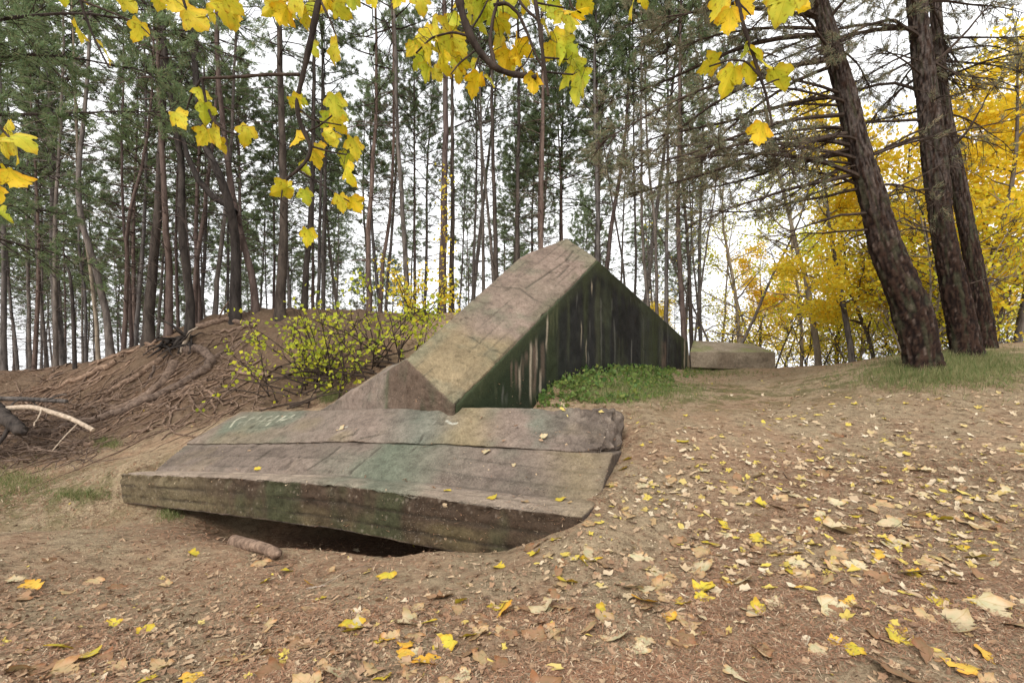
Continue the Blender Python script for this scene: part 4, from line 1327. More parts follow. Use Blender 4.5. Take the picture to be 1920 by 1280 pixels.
big_pine("nearest big pine with brown plated bark, bent trunk and drooping branches", 9.0,
         [(1730, 704, 64), (1727, 660, 66), (1712, 590, 78), (1688, 530, 74), (1665, 480, 68), (1648, 420, 58), (1630, 350, 52), (1610, 280, 48), (1592, 200, 44), (1570, 120, 40), (1552, 60, 38), (1536, 0, 35), (1505, -130, 28), (1480, -300, 18), (1470, -420, 8)], 41,
         [('px', [(1592, 250, 0), (1500, 266, -.3), (1400, 300, -.6), (1280, 340, -.8), (1170, 365, -.9)], .040, .75),
          ('px', [(1598, 278, 0), (1480, 308, .2), (1380, 345, .4), (1270, 365, .5)], .032, .75),
          ('px', [(1606, 325, 0), (1500, 352, -.4), (1390, 385, -.9), (1280, 425, -1.2)], .034, .8),
          ('px', [(1618, 352, 0), (1520, 372, .5), (1400, 402, .9), (1280, 392, 1.1)], .026, .4),
          ('px', [(1628, 400, 0), (1560, 402, -.2), (1490, 428, -.5), (1440, 470, -.6)], .022, .05, .6),
          ('px', [(1640, 430, 0), (1590, 432, .1), (1500, 436, .3), (1440, 455, .4)], .020, .05, .6),
          ('px', [(1550, 66, 0), (1450, 70, .2), (1350, 98, .4), (1210, 165, .6), (1110, 198, .7)], .040, .8),
          ('px', [(1565, 110, 0), (1470, 130, -.5), (1380, 150, -1.0), (1260, 190, -1.4), (1130, 270, -1.6)], .036, .8),
          ('px', [(1580, 180, 0), (1480, 190, .3), (1370, 225, .6), (1240, 250, .9), (1130, 310, 1.1)], .034, .5),
          ('px', [(1586, 215, 0), (1480, 225, -.4), (1390, 255, -.8), (1300, 300, -1.0), (1200, 320, -1.0)], .032, .8),
          ('px', [(1660, 440, 0), (1700, 400, .1), (1740, 425, .1), (1760, 430, .2)], .016, .0, .5),
          ('px', [(1640, 395, 0), (1680, 350, -.2), (1740, 320, -.2), (1830, 270, -.3)], .016, .05, .5),
          ('rnd', 15, 3.2, 7.5, 182, 26, 2.0, 4.6, 8, -0.75, .7),
          ('rnd', 10, 2.6, 5.0, 185, 30, 1.2, 3.0, 2, -0.6, .12),
          ('rnd', 8, 4.5, 8.5, 230, 35, 1.4, 3.2, 12, -0.7, .5),
          ('rnd', 6, 5.5, 10, 90, 80, 1.2, 2.6, 15, -0.6, .6),
          ('rnd', 9, 3.0, 8, 10, 35, 0.8, 2.2, 15, -0.4, .25)])
big_pine("tall big pine second from the path with grey-brown flaky trunk leaning left", 10.0,
         [(1814, 674, 58), (1812, 650, 54), (1792, 560, 52), (1776, 480, 48), (1766, 430, 46), (1753, 300, 47), (1741, 200, 45), (1728, 100, 42), (1720, 0, 39), (1706, -150, 32), (1695, -320, 20), (1690, -420, 8)], 42,
         [('px', [(1775, 290, 0), (1800, 258, -.2), (1830, 220, -.4), (1858, 165, -.5)], .026, .0, .3),
          ('px', [(1745, 235, 0), (1700, 255, -.2), (1640, 290, -.4), (1600, 330, -.5)], .022, .1, .6),
          ('px', [(1765, 440, 0), (1700, 425, .2), (1650, 470, .4), (1600, 480, .5)], .014, .0, .6),
          ('px', [(1735, 140, 0), (1790, 80, 0), (1850, 20, .1), (1900, -40, .2)], .026, .3, .8),
          ('px', [(1795, 540, 0), (1860, 520, -.2), (1910, 535, -.3)], .014, .0, .5),
          ('px', [(1740, 180, 0), (1680, 150, .3), (1600, 170, .6), (1500, 220, .9), (1380, 260, 1.2)], .028, .4),
          ('px', [(1725, 60, 0), (1640, 40, .3), (1540, 60, .6), (1420, 110, .9), (1300, 160, 1.1)], .030, .5),
          ('px', [(1728, 100, 0), (1790, 140, -.3), (1860, 150, -.5), (1930, 170, -.7)], .018, .35),
          ('rnd', 10, 4.0, 9.5, 185, 28, 2.0, 5.0, 8, -0.7, .4),
          ('rnd', 8, 3.0, 6.0, 190, 40, 0.8, 2.2, 0, -0.5, .08),
          ('rnd', 12, 4.0, 9.0, 10, 35, 1.2, 2.9, 12, -0.6, .25),
          ('rnd', 6, 5.5, 10.5, 90, 90, 1.2, 2.6, 15, -0.6, .5)])
big_pine("slimmer dark pine trunk tucked against the right side of the tall big pine", 10.7,
         [(1850, 672, 44), (1846, 640, 40), (1834, 540, 36), (1822, 470, 34), (1808, 400, 33), (1791, 310, 30), (1777, 240, 26), (1764, 150, 24), (1756, 40, 22), (1748, -120, 18), (1742, -300, 8)], 43,
         [('rnd', 10, 3.5, 8.0, 5, 40, 1.0, 2.4, 10, -0.5, .3),
          ('px', [(1812, 470, 0), (1860, 440, .1), (1915, 400, .2)], .014, .0, .5),
          ('rnd', 8, 5, 9, 120, 60, 1.0, 2.4, 12, -0.5, .5)])

def leafy(pts, r, nd=0.9, tw=1.5):
    return ('px', pts, r, nd, tw)
big_pine("big pine outside the left edge whose level branches reach in at upper left", 8.6,
         [(-190, 760, 50), (-186, 600, 46), (-180, 400, 40), (-175, 200, 34), (-170, 0, 28), (-168, -200, 18), (-166, -420, 8)], 44,
         [leafy([(-178, 225, 0), (-60, 218, -.1), (60, 216, -.1), (200, 214, 0), (315, 212, .1)], .034),
          leafy([(-176, 150, 0), (-40, 110, .3), (80, 100, .5), (230, 120, .7), (330, 150, .8)], .030),
          leafy([(-174, 90, 0), (-20, 40, -.2), (120, 30, -.4), (280, 50, -.5), (400, 90, -.5)], .032),
          leafy([(-172, 20, 0), (0, -40, .2), (160, -50, .4), (330, -10, .6), (470, 60, .8)], .030),
          leafy([(-180, 300, 0), (-80, 300, .2), (20, 310, .3), (120, 330, .4)], .020, .6, 1.0),
          ('rnd', 10, 4.2, 8.5, 10, 40, 1.2, 3.0, 5, -0.3, .8)], lush=True)

# ------------------------------------------------------------------ autumn trees at the right and behind
def broadleaf_mesh(seed, H, spread, nleaf, leafmat, bark, first=0.25, leaf=0.10, r0=0.10, multi=1, upright=0.6):
    rng = np.random.default_rng(seed)
    tb, lb = MB(), MB()
    tips = []
    for s_ in range(multi):
        off = rng.normal(size=2) * 0.12 * (multi > 1)
        pth = [np.array((off[0], off[1], -0.4))]
        d = np.array((rng.normal() * 0.10 * multi, rng.normal() * 0.10 * multi, 1.0))
        nst = 9
        for i in range(nst):
            d = d + rng.normal(size=3) * 0.07
            d[2] = abs(d[2]); d /= np.linalg.norm(d)
            pth.append(pth[-1] + d * H / nst)
        pth = np.array(pth)
        tb.tube(pth, np.linspace(r0, 0.015, len(pth)) * (1 if s_ == 0 else 0.7), 7, 0)
        nbr = int(18 / multi) + 4
        for b in range(nbr):
            u = first + (1 - first) * (b + rng.random()) / nbr
            p, tg = along(pth, min(u, 0.99))
            az = rng.uniform(0, 6.283)
            el = math.radians(rng.uniform(10, 45) * upright + 20 * upright)
            dd = np.array((math.cos(az) * math.cos(el), math.sin(az) * math.cos(el), math.sin(el)))
            Lb = spread * rng.uniform(0.5, 1.15) * (1.1 - 0.65 * u)
            B_ = limb(rng, p, dd, Lb, 0.02, 0.1, 6, 0.13)
            tb.tube(B_, np.linspace(0.010 + 0.011 * Lb, 0.005, len(B_)), 4, 0, False)
            for q in range(5):
                p2, t2 = along(B_, rng.uniform(0.3, 1.0))
                Q2 = limb(rng, p2, t2 / np.linalg.norm(t2) + rng.normal(size=3) * 0.6, rng.uniform(0.3, 0.9), 0.01, 0.0, 4, 0.15)
                tb.tube(Q2, np.linspace(0.008, 0.003, len(Q2)), 3, 0, False)
                tips += [along(Q2, e)[0] for e in (0.4, 0.7, 1.0)]
            tips += [along(B_, e)[0] for e in (0.6, 0.8, 1.0)]
    tips = np.array(tips)
    if nleaf:
        w = vnoise(tips * 0.8, seed) ** 1.5 + 0.05
        idx = rng.choice(len(tips), nleaf, p=w / w.sum())
        Cc = tips[idx] + rng.normal(size=(nleaf, 3)) * np.array((0.20, 0.20, 0.13))
        lb.quads(Cc, leaf, 0, rng, 0.45)
    return tb.mesh("broadleaf_trunk", [M[bark]]), (lb.mesh("broadleaf_crown", [M[leafmat]], False) if nleaf else None)

BL = {
    'yellow_a': broadleaf_mesh(601, 7.5, 2.4, 7500, 'yellow', 'bark_grey', 0.20, 0.105, 0.09),
    'yellow_b': broadleaf_mesh(602, 6.0, 2.2, 5200, 'yellow', 'bark_grey', 0.20, 0.105, 0.07),
    'orange_a': broadleaf_mesh(603, 6.5, 2.3, 7000, 'orange', 'bark_grey', 0.15, 0.11, 0.08),
    'lime_a': broadleaf_mesh(604, 8.5, 2.4, 6500, 'lime', 'bark_grey', 0.15, 0.11, 0.09),
    'lime_thin': broadleaf_mesh(605, 8.0, 2.0, 1500, 'lime', 'bark_pale', 0.2, 0.10, 0.07),
    'sapling': broadleaf_mesh(606, 3.2, 1.1, 900, 'yellow', 'bark_grey', 0.1, 0.085, 0.025, 3),
    'sapling_l': broadleaf_mesh(607, 3.6, 1.2, 1000, 'lime', 'bark_pale', 0.1, 0.085, 0.028, 3),
    'bare': broadleaf_mesh(608, 9.0, 2.6, 260, 'lime', 'bark_pale', 0.25, 0.10, 0.10),
    'bare_b': broadleaf_mesh(609, 8.0, 2.2, 200, 'yellow', 'bark_grey', 0.2, 0.10, 0.07, 2),
}
def broadleaf(kind, px, Y, label, cat="tree", sc=1.0, rot=0.0, name="maple_tree", group=None):
    X = (px - 960) / 960 * Y
    t = thing(name, label, cat, (X, Y, h1(X, Y)), group)
    t.rotation_euler = (0, 0, rot)
    t.scale = (sc,) * 3
    link("trunk", BL[kind][0], t)
    if BL[kind][1] is not None:
        link("crown", BL[kind][1], t)
    return t
G1 = "yellow autumn trees beyond the path"
for a in [
    ('yellow_a', 1905, 13.0, "dense golden maple filling the right picture edge beside the big pines", 1.1, 0.3),
    ('yellow_b', 1760, 14.0, "golden yellow tree glowing between the two big pine trunks", 1.05, 1.3),
    ('orange_a', 1850, 16.5, "orange-yellow tree behind the tall big pine's foot", 1.0, 2.2),
    ('yellow_a', 1960, 17.0, "tall yellow tree at the far right behind the golden maple", 1.15, 3.9),
    ('yellow_b', 1640, 15.5, "lemon-yellow leafy tree left of the nearest big pine's bent trunk", 0.95, 0.9),
    ('lime_a', 1570, 21.0, "pale lime tree standing behind the grey trunk at the end of the path", 1.05, 2.5),
    ('orange_a', 1425, 23.0, "orange-gold tree rising over the low concrete block", 0.90, 0.2),
    ('yellow_b', 1465, 27.0, "bright yellow tree right of the orange-gold one over the concrete block", 1.0, 4.0),
    ('yellow_b', 1690, 20.0, "yellow tree seen just behind the nearest big pine's lower trunk", 1.1, 5.1),
    ('yellow_a', 1600, 14.2, "tall yellow tree reaching over the bent trunk from behind, left side", 1.0, 3.3),
    ('yellow_a', 1830, 12.6, "golden tree directly behind the slimmer dark pine trunk", 1.0, 5.6),
    ('lime_thin', 1500, 19.0, "thin-leaved pale tree left of the grey trunk at the path's end", 1.0, 1.1),
    ('lime_thin', 1345, 24.0, "thin lime tree behind the left end of the low concrete block", 0.95, 2.1),
    ('yellow_b', 1230, 30.0, "small yellow tree glimpsed between the pines over the black wall", 0.8, 2.9),
    ('orange_a', 1210, 33.0, "small orange tree glimpsed above the middle of the black wall", 0.85, 1.9),
]:
    broadleaf(a[0], a[1], a[2], a[3], "tree", a[4], a[5], group=G1)
broadleaf('bare', 1537, 16.8, "grey stout trunk with sparse pale leaves at the end of the path", "tree", 1.15, 0.7, "bare_tree")
broadleaf('bare', 1385, 20.0, "nearly bare grey tree with fine upright twigs behind the concrete block", "tree", 1.0, 2.0, "bare_tree")
broadleaf('bare_b', 1345, 19.0, "nearly bare tree with leaning twin stems left of the concrete block", "tree", 1.0, 0.4, "bare_tree")
broadleaf('bare_b', 1450, 21.0, "bare twin-stemmed tree over the right end of the concrete block", "tree", 0.9, 3.0, "bare_tree")
broadleaf('bare', 1610, 23.0, "bare pale tree between the path's grey trunk and the lemon-yellow tree", "tree", 0.9, 4.0, "bare_tree")
rng = np.random.default_rng(91)
SAP = [("yellow sapling of several thin stems at the end of the path", 'sapling'), ("lime-leaved sapling of pale thin stems at the end of the path", 'sapling_l')]
for i in range(26):
    px = rng.uniform(1320, 1960)
    Y = rng.uniform(20.5, 27) if px < 1475 else rng.uniform(16.5, 25) if px < 1640 else rng.uniform(11.8, 20)
    la, kd = SAP[i % 2]
    broadleaf(kd, px, Y, la if px < 1640 else la.replace("at the end of the path", "in the thicket behind the big pines"), "sapling", rng.uniform(0.7, 1.25), rng.uniform(0, 6), "sapling",
              ("saplings at the end of the path" if px < 1640 else "saplings behind the big pines") + (", yellow" if i % 2 == 0 else ", lime"))

# ------------------------------------------------------------------ yellow-green shrubs on the mound beside the roof slab
def shrub(label, px, py, Y, W, Hs, nst, nleaf, seed, mat='shrub', dead=8):
    rng = np.random.default_rng(seed)
    X = (px - 960) / 960 * Y
    base = np.array((X, Y, h1(X, Y)))
    t = thing("shrub", label, "shrub", tuple(base), "yellow-green shrubs beside the roof slab")
    sb, lb = MB(), MB()
    tips = []
    for i in range(nst):
        p0 = np.array((rng.uniform(-W, W) * 0.45, rng.uniform(-0.5, 0.5), 0))
        p0[2] = h1(X + p0[0], Y + p0[1]) - base[2] - 0.05
        d = np.array((p0[0] / W * 1.0 + rng.normal() * 0.35, rng.normal() * 0.35, 1.0))
        Ls = Hs * rng.uniform(0.6, 1.15)
        B_ = limb(rng, p0, d, Ls, 0.01, -0.35, 7, 0.12)
        sb.tube(B_, np.linspace(0.014, 0.004, len(B_)), 4, 0, False)
        for q in range(8):
            p2, t2 = along(B_, rng.uniform(0.2, 1.0))
            Q2 = limb(rng, p2, t2 / np.linalg.norm(t2) + rng.normal(size=3) * 0.7, rng.uniform(0.2, 0.7), 0.006, -0.15, 4, 0.15)
            sb.tube(Q2, np.linspace(0.006, 0.0025, len(Q2)), 3, 0, False)
            tips += [along(Q2, e)[0] for e in (0.3, 0.5, 0.75, 1.0)]
        tips += [along(B_, e)[0] for e in (0.5, 0.7, 0.85, 1.0)]
    for i in range(dead):
        p0 = np.array((rng.uniform(-W, W) * 0.6, rng.uniform(-0.6, 0.2), 0.1))
        p0[2] = h1(X + p0[0], Y + p0[1]) - base[2] + rng.uniform(0.05, 0.3)
        B_ = limb(rng, p0, (rng.choice((-1, 1)), rng.normal() * 0.3, 0.25), rng.uniform(0.8, 1.8), 0.01, -0.3, 7, 0.14)
        sb.tube(B_, np.linspace(0.022, 0.006, len(B_)), 5, 0, False)
    tips = np.array(tips)
    w = vnoise(tips * 1.6, seed) ** 1.6 + 0.03
    idx = rng.choice(len(tips), nleaf, p=w / w.sum())
    lb.quads(tips[idx] + rng.normal(size=(nleaf, 3)) * 0.08, 0.088, 0, rng, 0.3)
    link("stems", sb.mesh("shrub_stems", [M['twig']]), t)
    link("foliage", lb.mesh("shrub_foliage", [M[mat]], False), t)
shrub("widest yellow-green shrub at the left, over the root covered slope", 560, 730, 10.9, 1.2, 1.5, 16, 430, 701)
shrub("yellow-green shrub in front of the reddish pines, left of the roof slab", 655, 690, 10.6, 1.4, 1.9, 18, 520, 702)
shrub("tall loose yellow-green shrub touching the roof slab's left edge", 745, 640, 10.2, 0.9, 1.8, 14, 430, 703)
shrub("low sparse shrub with bare dead twigs on the slope above the front slab", 610, 740, 10.0, 1.0, 0.8, 9, 260, 704, dead=14)
shrub("thin yellow shrub on the crest below the red-brown pine", 800, 600, 12.4, 0.8, 1.6, 9, 500, 705, 'yellow', 3)

# climbers on the red-brown pine
rng = np.random.default_rng(88)
cl = MB(); st_ = MB()
base = at(832, 590, 13.35)
pth = np.array([at(834 + 4 * math.sin(i), 590 - 30 * i, 13.42) for i in range(10)])
st_.tube(pth - base, np.linspace(0.012, 0.005, 10), 4)
Cc = np.array([along(pth - base, rng.uniform(0.1, 1.0))[0] + rng.normal(size=3) * 0.12 for _ in range(160)])
cl.quads(Cc, 0.085, 0, rng, 0.2)
t = thing("climbing_vine", "yellow-leaved climber on the red-brown pine's stem by the roof slab", "vine", tuple(base))
link("stem", st_.mesh("vine_stem", [M['twig']]), t)
link("foliage", cl.mesh("vine_foliage", [M['yellow']], False), t)

# ------------------------------------------------------------------ roots, logs and sticks on the mound
def drape(pts, lift=0.02, n=None, wig=0.0, rng=RNG):
    P = np.array([on_ground(*p) for p in pts])
    seg = np.concatenate(([0], np.cumsum(np.linalg.norm(np.diff(P, axis=0), axis=1))))
    n = n or max(6, int(seg[-1] / 0.10))
    s = np.linspace(0, seg[-1], n)
    Q = np.stack([np.interp(s, seg, P[:, i]) for i in range(3)], 1)
    for _ in range(3):
        Q[1:-1] = (Q[:-2] + Q[1:-1] * 2 + Q[2:]) / 4
    if wig:
        Q[1:-1, :2] += rng.normal(size=(n - 2, 2)) * wig
    Q[:, 2] = np.maximum(height(Q[:, 0], Q[:, 1]) + lift, Q[:, 2] * 0 + height(Q[:, 0], Q[:, 1]) + lift)
    return Q
def zp(pts):     # pixels of a 2.977x enlargement of the region starting at (0, 430)
    return [(x / 2.977, 430 + y / 2.977) for x, y in pts]
def rod(name, label, cat, Q, r0, r1, mat, group=None, sides=7, forks=0, seed=0):
    rng = np.random.default_rng(seed)
    base = Q[0].copy()
    t = link(name, None)
    bpy.data.objects.remove(t)
    mb = MB()
    n = len(Q)
    rr = np.linspace(r0, r1, n) * (1 + (0.16 if r0 < 0.05 else 0.015) * rng.normal(size=n).clip(-1, 1))
    if r0 > 0.06:
        rr = np.linspace(r0, r1, n) * np.where(np.arange(n) > n - 4, 0.9 - 0.18 * (np.arange(n) - n + 4), 1.0)
    mb.tube(Q - base, rr, sides if r0 < 0.06 else 22)
    if r0 > 0.06:
        q_ = mb.v[0]
        mb.v[0] = q_ + np.stack([fbm(q_ * np.array((1, 1, 1)) + 7 * i_, 16, 3, 5 + i_) for i_ in range(3)], 1) * r0 * 0.16
    for f in range(forks):
        p, tg = along(Q - base, rng.uniform(0.15, 0.9))
        d = tg / np.linalg.norm(tg) + rng.normal(size=3) * np.array((0.7, 0.7, 0.35))
        B_ = limb(rng, p, d, rng.uniform(0.2, 0.8), 0.01, -0.3, 6, 0.14)
        mb.tube(B_, np.linspace(r0 * 0.35, r1 * 0.3, len(B_)), 4)
    o = link(name, mb.mesh(name, [M[mat]]))
    o.location = tuple(base)
    o["label"], o["category"] = label, cat
    if group:
        o["group"] = group
    return o
GR = "exposed pine roots on the mound"
ROOTS = [
    ("longest thick root sweeping down left from the root plate to the picture edge", [(1040, 680), (1150, 690), (1190, 730), (1160, 790), (1040, 860), (900, 930), (760, 1000), (600, 1040), (440, 1095), (200, 1150), (0, 1172)], .060, .035, 5),
    ("thick root running straight down from beneath the root plate", [(970, 765), (940, 840), (870, 900), (800, 950), (700, 1000), (560, 1050)], .065, .03, 3),
    ("root slanting left across the upper left of the mound", [(650, 750), (560, 790), (440, 850), (300, 890), (150, 965)], .042, .022, 3),
    ("root crossing the middle of the mound below the thick dark pine", [(900, 740), (820, 790), (720, 860), (600, 920), (500, 1000), (430, 1050)], .045, .02, 4),
    ("root running along the crest right of the root plate", [(1100, 560), (1190, 535), (1290, 534), (1420, 536)], .050, .03, 2),
    ("short root looping under the forked pine", [(1430, 540), (1340, 552), (1270, 585), (1180, 600)], .035, .018, 2),
    ("root reaching left out of the shrub's foot", [(1500, 832), (1410, 835), (1310, 795), (1210, 780)], .032, .016, 2),
    ("slender root running parallel below the longest thick root", [(1160, 850), (1050, 885), (930, 945), (820, 985), (700, 1035), (630, 1100)], .026, .012, 3),
    ("root curling over the crest edge below the thickest dark pine", [(880, 640), (780, 660), (690, 700), (600, 730), (500, 760)], .032, .014, 3),
    ("forked root between the root plate and the shrub", [(1200, 720), (1300, 660), (1400, 630), (1480, 640)], .028, .012, 3),
    ("thin twisted root standing off the slope above the bare sand", [(1130, 885), (1190, 905), (1175, 950), (1200, 1005)], .022, .014, 1),
    ("curved stick of root lying on the red sand below the mound", [(880, 995), (960, 985), (1030, 1015)], .022, .012, 0),
    ("fine root tailing out onto the red sand near the front slab", [(1050, 1080), (980, 1110), (900, 1180)], .016, .008, 2),
    ("lowest root running out to the left above the grass tuft", [(530, 1195), (400, 1205), (250, 1225), (0, 1240)], .032, .02, 3),
    ("root hanging down steeply at the middle of the mound", [(860, 770), (850, 830), (800, 880), (780, 900)], .020, .010, 1),
]
for i, (lab, pts, r0, r1, fk) in enumerate(ROOTS):
    rod("exposed_root", lab, "root", drape(zp(pts), r0 * 0.8, None, 0.022, np.random.default_rng(i)), r0 * 1.8, r1 * 1.6, 'root', GR, 8, fk, 800 + i)
# many thinner ones
rng = np.random.default_rng(55)
for i in range(64):
    x, y = rng.uniform(120, 1480), rng.uniform(600, 1060)
    if y < 1000 - 0.36 * x + 60 or y > 1230 - 0.22 * x + rng.uniform(-60, 60):
        x, y = rng.uniform(300, 1400), rng.uniform(700, 930)
    ln = rng.uniform(120, 380)
    sl = rng.uniform(0.15, 0.65)
    pts = [(x, y), (x - ln * 0.5, y + ln * 0.5 * sl + rng.uniform(-25, 25)), (x - ln, y + ln * sl + rng.uniform(-20, 40))]
    zone = "upper" if y < 780 else "lower"
    rod("exposed_root", "thin brown root on the %s part of the root covered mound" % zone, "root", drape(zp(pts), 0.012, None, 0.02, rng), rng.uniform(.013, .034), .007, 'root', "thin roots on the mound, " + zone, 5, int(rng.integers(1, 4)), 900 + i)
# a mat of fine rootlets nobody could count
mb = MB()
for i in range(300):
    x, y = rng.uniform(-20, 1560), rng.uniform(560, 1290)
    if y < 880 - 0.25 * x or y > 1300 - 0.20 * x:
        continue
    g0 = on_ground(x / 2.977, 430 + y / 2.977)
    if g0[1] < 8.6 or g0[1] > 13.5:
        continue
    L_ = rng.uniform(0.3, 1.3)
    d = np.array((-0.9, -0.5, 0)) + rng.normal(size=3) * 0.95
    n = 10
    bend = rng.normal() * 0.35
    Q = np.array([g0[:2] + (d[:2] * j / n + np.array((-d[1], d[0])) * bend * (j / n) ** 2) * L_ + rng.normal(size=2) * 0.022 for j in range(n)])
    z = height(Q[:, 0], Q[:, 1]) + np.abs(np.cumsum(rng.normal(size=n)) * 0.025) + 0.005
    mb.tube(np.column_stack((Q, z)), np.linspace(rng.uniform(.009, .026), .004, n), 5, 0, False)
link("rootlet_mat", mb.mesh("rootlet_mat", [M['root']]), kind="stuff", label="tangle of fine brown rootlets over the mound", category="roots")

# root plate under the dark bent pine
rng = np.random.default_rng(12)
rp = on_ground(330, 655) + np.array((0, 0.1, 0.12))
mb = MB()
for i in range(34):
    az = rng.uniform(0, 6.28)
    d = np.array((math.cos(az), -abs(math.sin(az)) * 0.7, rng.uniform(-0.7, 0.55)))
    B_ = limb(rng, rng.normal(size=3) * np.array((0.25, 0.1, 0.1)), d, rng.uniform(0.35, 1.0), 0.02, -0.7, 7, 0.18)
    mb.tube(B_, np.linspace(rng.uniform(0.025, 0.06), 0.008, len(B_)), 6)
t = thing("root_plate", "dark gnarled root plate on the crest under the bent dark pine", "roots", tuple(rp))
link("roots", mb.mesh("root_plate_roots", [M['bark_dark']]), t)
mb = MB()
B_ = np.array([at(340, 660, 12.2), at(348, 640, 12.2), at(356, 622, 12.25), at(371, 613, 12.3)]) - rp
mb.tube(B_, [0.06, 0.05, 0.035, 0.02], 7)
link("stub", mb.mesh("root_plate_stub", [M['deadwood']]), t)

# fallen wood at far left
def free_rod(name, label, cat, pts3, r0, r1, mat, seed=0, forks=0):
    P = np.array(pts3)
    seg = np.concatenate(([0], np.cumsum(np.linalg.norm(np.diff(P, axis=0), axis=1))))
    s = np.linspace(0, seg[-1], 60 if r0 > 0.06 else 14)
    Q = np.stack([np.interp(s, seg, P[:, i]) for i in range(3)], 1)
    Q[1:-1] = (Q[:-2] + 2 * Q[1:-1] + Q[2:]) / 4
    return rod(name, label, cat, Q, r0, r1, mat, None, 10, forks, seed)
free_rod("dead_branch", "pale peeled dead branch lying on the roots at the left edge", "branch",
         [at(15, 765, 9.7) , at(60, 762, 9.6), at(95, 772, 9.5), at(128, 782, 9.4), at(155, 795, 9.3), at(175, 806, 9.25)], .050, .038, 'deadwood', 5, 2)
free_rod("fallen_log", "dark fallen log propped on the roots at the left edge under the pale branch", "log",
         [at(-60, 735, 9.9), at(-10, 765, 9.7), at(15, 787, 9.5), at(45, 812, 9.3)], .16, .10, 'bark_dark', 6, 2)
free_rod("fallen_log", "thin grey log lying level above the pale dead branch at the left edge", "log",
         [at(-60, 748, 10.4), at(0, 747, 10.3), at(50, 748, 10.2), at(125, 752, 10.1)], .055, .04, 'bark_grey', 7, 3)
# dry brush heaped over the hollow at far left
mb = MB()
rng = np.random.default_rng(31)
for i in range(260):
    px, py = rng.uniform(-60, 190), rng.uniform(770, 880)
    g0 = on_ground(px, py)
    d = np.array((rng.normal(), rng.normal() * 0.5, rng.normal() * 0.35))
    B_ = limb(rng, g0 + np.array((0, 0, rng.uniform(0.02, 0.30))), d, rng.uniform(0.3, 1.1), 0.01, -0.5, 6, 0.14)
    B_[:, 2] = np.maximum(B_[:, 2], height(B_[:, 0], B_[:, 1]) + 0.005)
    mb.tube(B_, np.linspace(rng.uniform(.006, .018), .004, len(B_)), 4, 0, False)
link("brushwood", mb.mesh("brushwood", [M['root']]), kind="stuff", label="tangled dry brushwood in the hollow at the left edge", category="brushwood")

# wood and stone in the hollow under the front slab
p0 = on_ground(505, 1040)
free_rod("log_piece", "short weathered log end sticking out of the dark hollow under the slab", "log",
         [on_ground(440, 1020) + np.array((0, 0, .03)), on_ground(468, 1030) + np.array((0, 0, .05)), on_ground(498, 1040) + np.array((0, 0, .06)), on_ground(524, 1052) + np.array((0, 0, .06))], .072, .05, 'root', 8)

# ------------------------------------------------------------------ leaves
HALF = [(0, 0), (.11, -.06), (.25, -.12), (.36, -.05), (.37, .05), (.45, .08), (.52, .16), (.58, .24), (.64, .38), (.54, .41), (.48, .46), (.40, .44), (.31, .47), (.35, .57), (.36, .66), (.26, .70), (.22, .80), (.11, .86), (0, 1.0)]
OUTL = np.array(HALF + [(-x, y) for x, y in HALF[-2:0:-1]])
def leaf_mesh(name, seed, mat, curl=0.25, fold=0.2, stalk=0.55, thick=0.0):
    rng = np.random.default_rng(seed)
    O = OUTL + rng.normal(size=OUTL.shape) * 0.018
    O = O * np.array((rng.uniform(0.85, 1.08), 1.0))
    c = np.array((0, 0.34))
    rings = [c + (O - c) * f for f in (0.34, 0.68, 1.0)]
    V2 = np.vstack([c[None]] + rings)
    x, y = V2[:, 0], V2[:, 1]
    r = np.hypot(x, y - 0.34)
    z = -fold * np.abs(x) + curl * (r ** 2) * (0.7 + 0.6 * np.sin(np.arctan2(y - .34, x) * 2 + rng.uniform(0, 6))) * 1.3 + 0.08 * np.sin(x * 7 + rng.uniform(0, 6)) * r + 0.06 * np.sin(y * 8 + rng.uniform(0, 6)) * r
    V = np.column_stack((x, y, z))
    n = len(O)
    F3 = [(0, 1 + i, 1 + (i + 1) % n) for i in range(n)]
    F4 = []
    for k_ in range(2):
        a = 1 + k_ * n
        F4 += [(a + i, a + n + i, a + n + (i + 1) % n, a + (i + 1) % n) for i in range(n)]
    mb = MB()
    mb.add(V, F3); mb.f.append((np.array(F4), 0))
    if stalk:
        ps = np.array([(0, 0.02, z[1] * 0.2), (0.01, -stalk * 0.5, 0.03), (rng.normal() * 0.05, -stalk, 0.10 + rng.normal() * 0.05)])
        mb.tube(ps, [0.012, 0.010, 0.009], 3, 1, False)
    return mb.mesh(name, [M[mat], M['twig']])
HANG = {m_: [leaf_mesh("maple_leaf", 20 + i + 10 * j, m_, (0.16, 0.35, -0.3, 0.5, 0.1)[i], (0.22, 0.35, 0.15, 0.4, 0.3)[i], 0.6) for i in range(5)] for j, m_ in enumerate(('mleaf', 'mleaf_orange', 'mleaf_lime'))}
LYING = {m_: [leaf_mesh("fallen_leaf", 60 + i + 10 * j, m_, rc, 0.05, 0.5 if i % 2 else 0.0) for i, rc in enumerate((0.06, 0.18, 0.32, 0.6, 0.12, 0.25))]
         for j, m_ in enumerate(('f_cream', 'f_tan', 'f_brown', 'f_yellow', 'f_orange'))}

